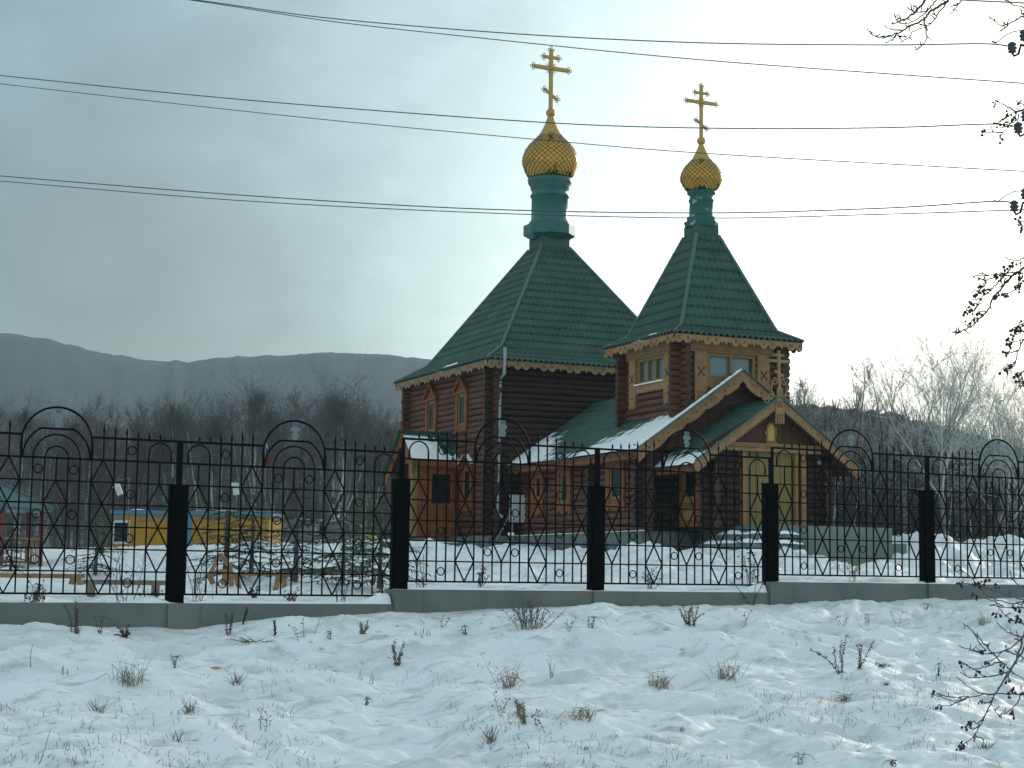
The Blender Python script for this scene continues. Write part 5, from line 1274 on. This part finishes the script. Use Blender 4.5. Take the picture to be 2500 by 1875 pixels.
def rail(px0, px1, yb, ytop, ybot, lab, mt, legs='A'):
    a = on_ground(px0, yb); b = on_ground(px1, yb); D = (a.dot(_d)+b.dot(_d))/2
    a = atD(px0, yb, D); b = atD(px1, yb, D); t = thing('timber_rail', lab, 'rail', (a+b)/2, 'low timber rails in the yard'); zt = atD((px0+px1)/2, ytop, D).z; zb = atD((px0+px1)/2, ybot, D).z; h = zt-zb
    u = (b-a); u.z = 0; u.normalize(); mb = MB(); mb.bar(Vector((a.x,a.y,zt-h/2))-u*.03, Vector((b.x,b.y,zt-h/2))+u*.03, h, h); put(t, 'beam', mb, mt)
    for p in (a+u*.10, b-u*.10):
        mb = MB(); gzz = gz(p.x,p.y)-.15
        if legs == 'A':
            for s in (-1,1): mb.bar(Vector((p.x,p.y,zt-h*.3))+u*s*.03, Vector((p.x,p.y,gzz))+u*s*.11, .075, .05, 0, (u.y,-u.x,0))
        else: mb.bar(Vector((p.x,p.y,zt)), Vector((p.x,p.y,gzz)), .10, .10)
        put(t, 'leg', mb, mt)
rail(-60,200,1437,1400,1411,'honey coloured timber rail on splayed legs at the far left',M['rail'])
rail(205,396,1457,1416,1428,'weathered grey timber rail on square posts left of the first post',M['railg'],'P')
rail(556,700,1428,1399,1406,'reddish timber rail beside the triangular frame',M['rail'])
rail(690,935,1432,1389,1400,'long pale timber rail on splayed legs left of the second post',M['railg'])
p = on_ground(535,1428); D = p.dot(_d); t = thing('play_trestle', 'small triangular timber frame standing in the snow', 'play frame', p)
mb = MB(); A = atD(537,1352,D); mb.bar(A, atD(516,1396,D), .06, .05, 0, _d); put(t,'leg',mb,M['rail']); mb = MB(); mb.bar(A, atD(566,1390,D), .07, .05, 0, _d); put(t,'leg',mb,M['rail'])
mb = MB(); mb.bar(atD(512,1397,D), atD(568,1391,D), .05, .05); mb.bar(atD(510,1400,D), atD(520,1425,D), .08, .06, 0, _d); mb.bar(atD(556,1398,D), atD(545,1426,D), .10, .06, 0, _d); mb.bar(atD(562,1396,D), atD(566,1430,D), .07,.05,0,_d); put(t,'brace',mb,M['rail'])

def hut(name, lab, cat, px0, px1, ybot, ytop, D, depth, wall, roofm, over=.12, roof_h=.16, snow=True):
    a = atD(px0, ybot, D); b = atD(px1, ybot, D); zt = atD((px0+px1)/2, ytop, D).z; z0 = min(gz(a.x,a.y), gz(b.x,b.y), a.z)-.3
    u = (b-a); u.z = 0; L = u.length; u.normalize(); n = Vector((u.y,-u.x,0)); t = thing(name, lab, cat, (a+b)/2); Fh = Fr((a.x,a.y,0), u, n)
    mb = MB(); mb.fbox(Fh, 0, L, z0, zt, -depth, 0)
    k = 0
    while k < L: mb.fbox(Fh, k+.006, min(L, k+.24)-.006, z0, zt-.01, 0, .015); k += .24
    put(t, 'wall', mb, wall)
    mb = MB(); mb.fbox(Fh, -over, L+over, zt, zt+roof_h, -depth-over, over); r = put(t, 'roof', mb, roofm)
    if snow:
        mb = MB(); n_ = 26; us = np.linspace(-over, L+over, n_); vs = [Fh.p(u_, zt+roof_h+.02+max(0,.09*float(fbm(u_*1.1, q*2, 83, 3)+.35))*(1 if 0 < j < 4 else 0), q) for u_ in us for j, q in enumerate(np.linspace(-depth-over, over, 5))]
        mb.add(vs, [(i*5+j,i*5+j+1,(i+1)*5+j+1,(i+1)*5+j) for i in range(n_-1) for j in range(4)], 0, True); o = mb.build('snow_cap', M['rsnow'], r)
    return t, Fh, L, z0, zt
D1 = 74
t, Fh, L, z0, zt = hut('yellow_cabin', 'long yellow cabin with flat blue roof edge behind the first fence post', 'cabin', 272, 655, 1346, 1257, D1, 4, M['ybuild'], M['blue'], .10, .17)
mb = MB(); q0 = .05; wx = L*(40/383); zw1 = atD(290,1270,D1).z; zw0 = atD(290,1328,D1).z
for r_ in ((.02,.10,zw0,zw1),(wx-.02,wx+.06,zw0,zw1),(.10,wx-.02,zw0,zw0+.10),(.10,wx-.02,zw1-.10,zw1)): mb.fbox(Fh, *r_, .016, .06)
o = put(t, 'window', mb, M['white']); g = MB(); g.fbox(Fh, .10, wx-.02, zw0+.10, zw1-.10, .018, .03); g.build('pane', M['glass'], o)
mb = MB(); mb.fbox(Fh, L*(184/383), L*(194/383), z0, zt-.01, .016, .03); put(t, 'blue_strip', mb, M['blue'])
mb = MB(); mb.fbox(Fh, L*(60/383), L*(178/383), zt-.32, zt-.06, .016, .022); mb.fbox(Fh, L*(200/383), L*(285/383), zt-.28, zt-.06, .016, .022); put(t, 'worn_panel', mb, M['rail'])
mb = MB(); mb.fbox(Fh, -.02, .45, zt-.25, zt-.02, .017, .03); put(t, 'pale_panel', mb, M['grey'])
t, Fh, L, z0, zt = hut('grey_shed', 'pale grey boarded shed with snow on its flat roof beyond the spruces', 'shed', 676, 768, 1347, 1272, 82, 3, M['grey'], M['railg'], .08, .08)
t, Fh, L, z0, zt = hut('low_shed', 'low grey shed with dark hatch and snowy roof left of the church', 'shed', 766, 878, 1347, 1278, 84, 3, M['grey'], M['grey'], .06, .08)
mb = MB(); mb.fbox(Fh, .03, .62, atD(780,1306,84).z, atD(780,1284,84).z, .016, .04); put(t, 'hatch', mb, M['dark']); mb = MB(); mb.fbox(Fh, 1.85, 2.18, atD(780,1296,84).z, atD(780,1281,84).z, .016, .04); put(t, 'hatch', mb, M['dark'])
t, Fh, L, z0, zt = hut('covered_heap', 'dark teal tarpaulin covered heap with snow on top near the low shed', 'covered heap', 768, 905, 1352, 1324, 70, 1.6, M['teal'], M['teal'], .02, .03)
p = atD(905,1326,72); t = thing('yellow_play_hut', 'small bright yellow peaked play hut by the second post', 'play hut', (p.x,p.y,p.z)); Fh = Fr((p.x,p.y,0), _r0, -_d.cross(Vector((0,0,1))).cross(Vector((0,0,1)))*-1)
mb = MB(); Fh = Fr((p.x,p.y,0), (_r0.x,_r0.y,0), (-_d.x,-_d.y,0)); zz = atD(905,1326,72).z; z1 = atD(905,1304,72).z; mb.fpoly(Fh, [(-.34,zz-.5),(.34,zz-.5),(.34,zz+.02),(.16,z1-.05),(0,z1),(-.16,z1-.05),(-.34,zz+.02)], -.6, 0); put(t,'body',mb,mat('play_yellow',(.55,.45,.02),.6,var=.1)); mb = MB(); mb.fbox(Fh,-.12,.12,zz-.45,zz-.1,.002,.03); put(t,'opening',mb,M['dark'])
for px, pyt, ptop_, lab, dx in ((287,1194,1178,'white tilted lamp head on a thin post behind the left fence panel',.05),(577,1184,1168,'white upright lamp head on a thin post behind the second fence panel',0)):
    D = 60; b = atD(px+ (28 if dx else 0), 1380, D); t = thing('yard_lamp', lab, 'lamp', (b.x,b.y,gz(b.x,b.y)), 'yard lamps'); mb = MB(); tp = atD(px+(28 if dx else 0), 1168, D); mb.tube([b+Vector((0,0,-1)), tp], .025, 8); mb.tube([tp, atD(px, 1172, D)], .02, 6); put(t,'post',mb,M['railg'])
    mb = MB(); a = atD(px-3, 1180, D); c = atD(px+(7 if dx else 0), 1208, D); mb.bar(a, c, .19, .10, 0, _d); mb.bar(a+Vector((0,0,.02)), a+Vector((0,0,-.16)), .24, .12, 0, _d); put(t,'lamp_head',mb,M['white'])
D = 62; b = atD(650,1380,D); t = thing('flag', 'small red white and blue flag on a thin pole behind the second arch', 'flag', (b.x,b.y,gz(b.x,b.y))); mb = MB(); mb.tube([b+Vector((0,0,-1)), atD(648,1075,D)], .018, 6); put(t,'pole',mb,M['railg'])
for y0, y1, mm in ((1078,1090,'white'),(1090,1106,'flagb'),(1106,1130,'flagr')):
    mb = MB(); n_ = 8; vs = []
    for k in range(n_+1):
        for y in (y0, y1): q = atD(649+k*(.6 if y1 < 1110 else 1.2), y+k*1.2, D); vs.append(q+_d*.03*math.sin(k*1.3))
    mb.add(vs, [(2*k,2*k+1,2*k+3,2*k+2) for k in range(n_)], 0, True); mb.add([v+_d*.004 for v in vs], [(2*k+2,2*k+3,2*k+1,2*k) for k in range(n_)], 0, True); put(t,'stripe',mb,M[mm])
# utility cabinet and pipe stand at the church wall
a = atY(1250,1275,51.2); b = atY(1283,1275,51.2); zt = atY(1266,1209,51.2).z; t = thing('utility_cabinet', 'white metal utility cabinet on a thin leg against the church wall', 'cabinet', ((a.x+b.x)/2,51.2,a.z))
mb = MB(); mb.box((a.x,51.2,a.z),(b.x,51.45,zt-.02)); mb.box((a.x-.01,51.18,zt-.02),(b.x+.01,51.47,zt+.01)); mb.box((a.x+.015,51.185,a.z+.05),(b.x-.015,51.199,zt-.30)); put(t,'body',mb,M['white'])
mb = MB(); mb.box((a.x+.02,51.18,zt-.28),(b.x-.02,51.199,zt-.04)); put(t,'upper_door',mb,M['white']); mb = MB(); mb.box((a.x+.03,51.176,a.z+.06),(a.x+.07,51.184,a.z+.12)); put(t,'lock',mb,M['dark']); mb = MB(); mb.tube([(a.x+.06,51.3,a.z),(a.x+.06,51.3,.5)],.02,6); put(t,'leg',mb,M['zinc'])
p = atY(1247,1345,49.5); t = thing('pipe_stand', 'pair of short snow topped pipes with slanting struts by the stone plinth', 'pipe stand', (p.x,p.y,gz(p.x,p.y)))
for px in (1243,1252):
    q = atY(px,1306,49.5); mb = MB(); mb.tube([(q.x,q.y,.3),(q.x,q.y,q.z)],.035,8); o = put(t,'pipe',mb,M['stone']); s = MB(); s.ball((q.x,q.y,q.z+.02),.055,0,8); s.build('snow_cap',M['rsnow'],o)
for (x0,y0),(x1,y1) in (((1212,1320),(1247,1250)),((1218,1345),(1250,1310)),((1228,1290),(1262,1325))):
    mb = MB(); mb.tube([atY(x0,y0,49.6), atY(x1,y1,49.9)], .012, 5); put(t,'strut',mb,M['zinc'])

# ------------------------------------------------------------------ weeds
wr = random.Random(77)
def stem(mb, p, d, L, r, n=5, wob=.12, grav=0, k=4, m=0):
    pts = [p]; dd = d.normalized()
    for i in range(n):
        dd = (dd+Vector((wr.gauss(0,wob),wr.gauss(0,wob),wr.gauss(0,wob)-grav*(i+1)/n))).normalized(); pts.append(pts[-1]+dd*L/n)
    mb.tube(pts, [r*(1-.55*i/n) for i in range(n+1)], k, m); return pts
def vdir(lean=.3, up=1): return Vector((wr.gauss(0,lean), wr.gauss(0,lean), up))
def weed(kind, h, w):
    """h, w in metres; returns MB rooted at the origin"""
    mb = MB()
    if kind == 'dock':
        for s in range(max(3, int(w/h*7)+1)):
            p = Vector((wr.uniform(-.25,.25)*w, wr.uniform(-.1,.1)*w, -.03)); L = h*wr.uniform(.6,1.05)*1.1; pts = stem(mb, p, vdir(.22), L, .0045, 7, .10, .12)
            for i in range(1, len(pts)):
                for q in range(14):
                    c = pts[i-1].lerp(pts[i], wr.random())+Vector((wr.gauss(0,.010),wr.gauss(0,.010),wr.gauss(0,.008))); e = Vector((wr.gauss(0,1),wr.gauss(0,1),wr.gauss(0,1))).normalized()*wr.uniform(.007,.014); f = e.orthogonal().normalized()*.006; mb.add([c-e, c+f, c+e, c-f], [(0,1,2,3)])
    elif kind == 'straw':
        n = int(22+64*w)
        for s in range(n):
            p = Vector((wr.gauss(0,.16)*w, wr.gauss(0,.14)*w, -.03)); bend = wr.random(); L = h*wr.uniform(.5,1.25)
            pts = stem(mb, p, vdir(.40), L*.6, .0036, 3, .06, .05, 3)
            if bend < .55: stem(mb, pts[-1], Vector((wr.gauss(0,1),wr.gauss(0,.6),-.7 if bend < .35 else .2)), L*.6, .003, 3, .05, .1, 3)
            else: stem(mb, pts[-1], pts[-1]-pts[-2], L*.4, .002, 2, .12, .25, 3)
    elif kind == 'tuft':
        for s in range(int(16+50*w)):
            p = Vector((wr.gauss(0,.12)*w, wr.gauss(0,.1)*w, -.03)); d = Vector((wr.gauss(0,.55), wr.gauss(0,.4), 1)); stem(mb, p, d, h*wr.uniform(.5,1.1), .0036, 3, .05, .03, 3)
    elif kind == 'stubs':
        for s in range(4+int(w*14)): stem(mb, Vector((wr.uniform(-.5,.5)*w, wr.uniform(-.15,.15)*w, -.03)), vdir(.16), h*wr.uniform(.5,1.05), .0048, 2, .04, 0, 4)
    elif kind == 'twig':
        for s in range(max(2, int(w*8))):
            p = Vector((wr.uniform(-.2,.2)*w, wr.uniform(-.1,.1)*w, -.03)); pts = stem(mb, p, vdir(.28), h*wr.uniform(.7,1.05), .0036, 6, .09, .03)
            for i in range(2, len(pts)):
                for q in range(2):
                    t = stem(mb, pts[i], Vector((wr.gauss(0,.8),wr.gauss(0,.6),wr.uniform(.1,.9))), h*wr.uniform(.08,.2), .0022, 2, .1, 0, 3)
                    if wr.random() < .5: mb.ball(t[-1], wr.uniform(.005,.010), 0, 5)
    elif kind == 'bush':
        for s in range(30):
            p = Vector((wr.gauss(0,.13)*w, wr.gauss(0,.1)*w, -.03)); d = Vector((p.x/w*2.6+wr.gauss(0,.22), wr.gauss(0,.35), 1)); pts = stem(mb, p, d, h*wr.uniform(.7,1.15), .005, 6, .07, .02)
            for i in range(2, len(pts)):
                for q in range(3):
                    c = pts[i]+Vector((wr.gauss(0,.012),wr.gauss(0,.012),wr.gauss(0,.012))); e = vdir(.5)*wr.uniform(.012,.032)*.8; f = e.orthogonal().normalized()*wr.uniform(.005,.011); mb.add([c-e*.4, c+f, c+e, c-f], [(0,1,2,3)])
                if wr.random() < .5:
                    t = stem(mb, pts[i], Vector((wr.gauss(0,.8),wr.gauss(0,.7),.8)), h*.2, .0028, 2, .1, 0, 3); mb.ball(t[-1], .010, 0, 5)
    elif kind == 'arch':
        for s in range(3):
            p = Vector((wr.uniform(-.12,.12)*w,0,-.03)); pts = stem(mb, p, vdir(.15), h*.75, .004, 4, .06, 0); stem(mb, pts[-1], Vector((wr.choice((-1,1))*.9, wr.gauss(0,.3), .35)), w*wr.uniform(.5,.9), .0032, 6, .05, .75)
            for i in range(1,5):
                for q in range(5): c = pts[i]+Vector((wr.gauss(0,.010),wr.gauss(0,.010),wr.gauss(0,.012))); e = vdir(.7)*.011; f = e.orthogonal().normalized()*.005; mb.add([c-e,c+f,c+e,c-f],[(0,1,2,3)])
    elif kind == 'heap':
        for s in range(26):
            p = Vector((wr.uniform(-.45,.45)*w, wr.uniform(-.2,.2)*w, wr.uniform(0,.5)*h*.5)); stem(mb, p, Vector((wr.gauss(0,1),wr.gauss(0,.6),wr.uniform(-.1,.45))), w*wr.uniform(.2,.5), .004, 4, .15, .1)
    elif kind == 'leaf':
        pts = stem(mb, Vector((0,0,-.02)), vdir(.2), h, .006, 5, .1, .05)
        for i in range(1,6):
            for q in range(4): e = Vector((wr.gauss(0,.5),wr.gauss(0,.5),1)).normalized()*h*.28; f = e.orthogonal().normalized()*h*.10; mb.add([pts[i]-e*.5, pts[i]+f, pts[i]+e, pts[i]-f],[(0,1,2,3)])
    elif kind == 'single':
        stem(mb, Vector((0,0,-.03)), Vector((w/h*wr.choice((-1,1)), .1, 1)), h, .004, 6, .05, .0)
    return mb
WL = [ # px, py of the root, height px, width px, kind, material, label
 (185,1545,88,40,'dock','dock','tall rust weed with one arched stem by the left plinth'),(243,1548,62,60,'arch','dock','drooping brown weed right of the arched rust weed'),(303,1556,34,26,'dock','dock','small two stalked rust weed left of the first pier'),
 (76,1643,66,10,'single','stalk','lone tall grey stalk near the left edge'),(312,1675,78,96,'straw','straw','largest bent straw clump on the left snow'),(172,1645,28,44,'stubs','stalk','row of short grey stubs left of the straw clump'),
 (576,1670,42,46,'tuft','stalk','spiky tuft of stiff blades left of centre'),(242,1740,44,56,'tuft','straw','leaning straw tuft in a hollow at lower left'),(463,1742,46,22,'straw','straw','narrow pale straw tuft at lower left'),
 (640,1785,74,34,'twig','straw','tall pale dry flower clump above a melted hollow'),(556,1552,60,24,'dock','dock','thin rust stalk just right of the first pier'),(620,1570,32,90,'heap','stalk','heap of fallen twigs under the plinth'),
 (670,1553,36,14,'leaf','dock','single upright rusty leaf beside the twig heap'),(590,1526,42,12,'leaf','dock','small dark spike against the plinth right of the first pier'),(430,1632,46,46,'arch','stalk','curved bent grey stalk above the tan stone'),
 (425,1808,30,36,'stubs','dock','small reddish stubble tuft near the lower left'),(90,1880,100,34,'single','straw','long thin straw leaning at the bottom left'),(735,1566,56,58,'twig','stalk','branched grey weed cluster under the second panel'),
 (765,1548,90,34,'single','stalk','long slanting stalk crossing the plinth'),(806,1566,34,30,'arch','stalk','little bent weed left of the spiky one'),(884,1550,42,18,'dock','stalk','narrow spiky grey weed left of the plinth step'),
 (970,1626,62,34,'dock','dock','solitary upright rust weed in mid snow'),(1030,1562,22,42,'stubs','dock','cluster of short rust stubs right of the plinth step'),(1075,1535,38,40,'twig','stalk','pair of leaning twigs below the raised plinth'),
 (1136,1550,34,34,'arch','dock','drooping brown weed left of the large bush'),(1288,1536,80,132,'bush','stalk','largest dark leafless bush in front of the plinth'),(892,1668,36,44,'stubs','straw','three tall straw stubs in mid snow'),
 (1242,1676,82,70,'straw','straw','right leaning straw clump at centre'),(892,1722,32,26,'arch','stalk','two crossed sticks in the snow below the stubs'),(1217,1752,72,40,'twig','straw','group of thin straw stalks at lower centre'),
 (1268,1748,54,20,'dock','straw','bundle of beaded straw stalks at lower centre'),(1282,1764,52,8,'dock','straw','thin beaded stalk right of the bundle'),(1197,1818,50,44,'tuft','stalk','dark grass tuft in a melted pit at lower centre'),
 (1385,1552,46,26,'twig','stalk','thin branched weed right of the large bush'),(1440,1536,42,60,'arch','dock','bent reddish stalks left of the third pier'),(1682,1526,50,60,'dock','dock','reddish weed with debris under the fourth panel'),
 (1828,1480,104,44,'dock','dock','tallest rust weed overlapping the plinth near the fourth post'),(1816,1526,42,20,'twig','stalk','small upright twig below the tallest rust weed'),(1608,1676,56,90,'straw','straw','straw mound with bent stems over a dark hollow'),
 (1772,1658,66,90,'straw','straw','large straw tuft with a rusty leaf on the right'),(1352,1652,52,16,'stubs','straw','two thin upright straws right of the leaning clump'),(1336,1790,74,50,'twig','stalk','thin grey stalks at lower centre right'),
 (1424,1756,46,86,'straw','straw','low straw mound with folded stems at lower right centre'),(1662,1786,18,18,'tuft','stalk','tiny dark tuft in smooth snow'),(1430,1832,22,26,'tuft','straw','small straw tuft near the bottom'),
 (2052,1642,104,46,'dock','dock','tall forked rust dock with two sprays on the right'),(2096,1634,92,30,'dock','dock','second tall rust dock leaning right'),(2152,1630,22,44,'heap','dock','fallen brown seed head beside the rust docks'),
 (2008,1466,26,14,'leaf','dock','small rust spike against the plinth left of the fifth post'),(2055,1530,42,34,'twig','stalk','small bushy grey weed above the rust docks'),(2116,1526,42,34,'arch','dock','bent rust weed right of the bushy grey one'),
 (2196,1532,48,30,'twig','straw','pale branched weed on the right'),(2262,1490,26,42,'arch','dock','low arched brown weed near the fifth pier'),(2402,1526,46,44,'tuft','straw','pale grass tuft near the right twigs'),
 (2288,1652,48,52,'arch','dock','cluster of bent brown stalks left of the drooping branch'),(2062,1714,36,34,'straw','straw','small straw tuft in a hollow on the right'),(2163,1674,22,12,'straw','straw','tiny pale looped straw on the right'),
 (1950,1872,44,54,'arch','straw','bent straw at the bottom edge right of centre'),(2182,1872,32,36,'arch','stalk','little bent stalk at the bottom right edge'),(2395,1832,30,50,'tuft','stalk','dark tuft in the melted hollow under the drooping branch'),
 (520,1462,44,8,'single','stalk','thin dry stalk behind the plinth under the second panel')]
for px, py, hp, wp, kind, mt, lab in WL:
    p = on_ground(px, py); D = p.dot(_d); s = D/F_PX; mb = weed(kind, hp*s, max(wp*s, .02))
    o = mb.build('dry_weed' if kind not in ('straw','tuft') else 'grass_tuft', M[mt], None, p); tag(o, lab, 'weed' if kind not in ('straw','tuft') else 'grass', 'dry plants in the snow')
mb = MB(); mb.ball((0,0,.004), .055, 0, 10, .38); o = mb.build('flat_stone', M['terracotta'], None, on_ground(527,1633)); tag(o, 'flat tan stone lying on the snow left of centre', 'stone'); o.scale = (1.25,.8,1)
mb = MB()                                       # short grass tips poking through everywhere: nobody could count them
for i in range(3000):
    px = wr.uniform(-60,2560); py = 1500+390*wr.random()**1.1
    q = on_ground(px, py)
    if float(fbm(q.x*.8, q.y*.6, 131, 3)) < .16: continue
    q = q+Vector((wr.gauss(0,.12),wr.gauss(0,.12),0)); q.z = gz(q.x,q.y)
    if q.y > FO+FS*q.x-.3: continue
    for k in range(wr.randint(1,5)): stem(mb, q+Vector((wr.gauss(0,.04),wr.gauss(0,.04),-.02)), vdir(.5), wr.uniform(.02,.11)*wr.random()**.5, .0028, 2, .1, .05, 3, wr.randint(0,1))
tag(mb.build('grass_stubble', [M['stalk'], M['straw']]), 'scattered short grass tips poking through the snow', None, None, 'stuff')
# bare saplings and dead weeds just inside the fence
IN = [(300,1466,150,110,'thin many stemmed sapling behind the first panel, left of the first post'),(480,1466,140,60,'two leaning bare stems right beside the first post'),(830,1464,130,70,'bare sapling behind the second panel near the spruces'),(1030,1442,110,70,'sparse sapling right of the second post'),(1170,1432,50,60,'seed headed weed on the snow behind the third panel'),(1590,1432,60,50,'curled weed behind the third post'),(2080,1418,60,40,'pale brush weed behind the fifth panel'),(1830,1440,80,40,'rust weed behind the fourth panel end'),(710,1466,40,60,'beaded weed under the second panel'),(620,1466,34,40,'small beaded sprig under the second panel'),(80,1462,30,100,'low pinkish grass mound behind the left plinth'),(930,1465,40,50,'leaning sprig left of the second post'),(100,1440,60,70,'berry headed weed behind the left panel'),(370,1464,60,60,'round seed headed weed left of the first post')]
for i, (px, py, hp, wp, lab) in enumerate(IN):
    q = ray(px, py).normalized(); tt = (FO+.55)/(q.y-FS*q.x); p = q*tt; p.z = gz(p.x, p.y); s = p.dot(_d)/F_PX; mb = MB(); h = hp*s
    for k in range(5 if hp > 90 else 6):
        pts = stem(mb, Vector((wr.uniform(-.15,.15)*wp*s,wr.uniform(-.1,.1),-.05)), vdir(.25), h*wr.uniform(.75,1.1), .006 if hp > 90 else .0035, 6, .07, -.02)
        for j in range(2,7):
            for q2 in range(2):
                t = stem(mb, pts[j-1].lerp(pts[j],wr.random()), Vector((wr.gauss(0,.6),wr.gauss(0,.5),.9)), h*wr.uniform(.15,.32), .003, 3, .08, -.02, 3)
                if hp < 90 and wr.random() < .6: mb.ball(t[-1], .012, 0, 5)
    o = mb.build('bare_sapling' if hp > 90 else 'dry_weed', M['rtwig'] if i != 6 else M['straw'], None, p); tag(o, lab, 'sapling' if hp > 90 else 'weed', 'bare shrubs just inside the fence')

# ------------------------------------------------------------------ snowy air
hz = bpy.data.materials.new('snowy_air'); hz.use_nodes = True; nt = hz.node_tree
for n in list(nt.nodes):
    if n.type != 'OUTPUT_MATERIAL': nt.nodes.remove(n)
pv = nt.nodes.new('ShaderNodeVolumePrincipled'); pv.inputs['Color'].default_value = (.52,.68,.73,1); pv.inputs['Density'].default_value = .00046; pv.inputs['Anisotropy'].default_value = .1
nt.links.new(pv.outputs[0], nt.nodes['Material Output'].inputs['Volume'])
mb = MB(); mb.box((-1750,-60,-9),(1250,1720,250)); tag(mb.build('haze', hz), 'pale snowy haze filling the air up to the far ridge', None, None, 'stuff')
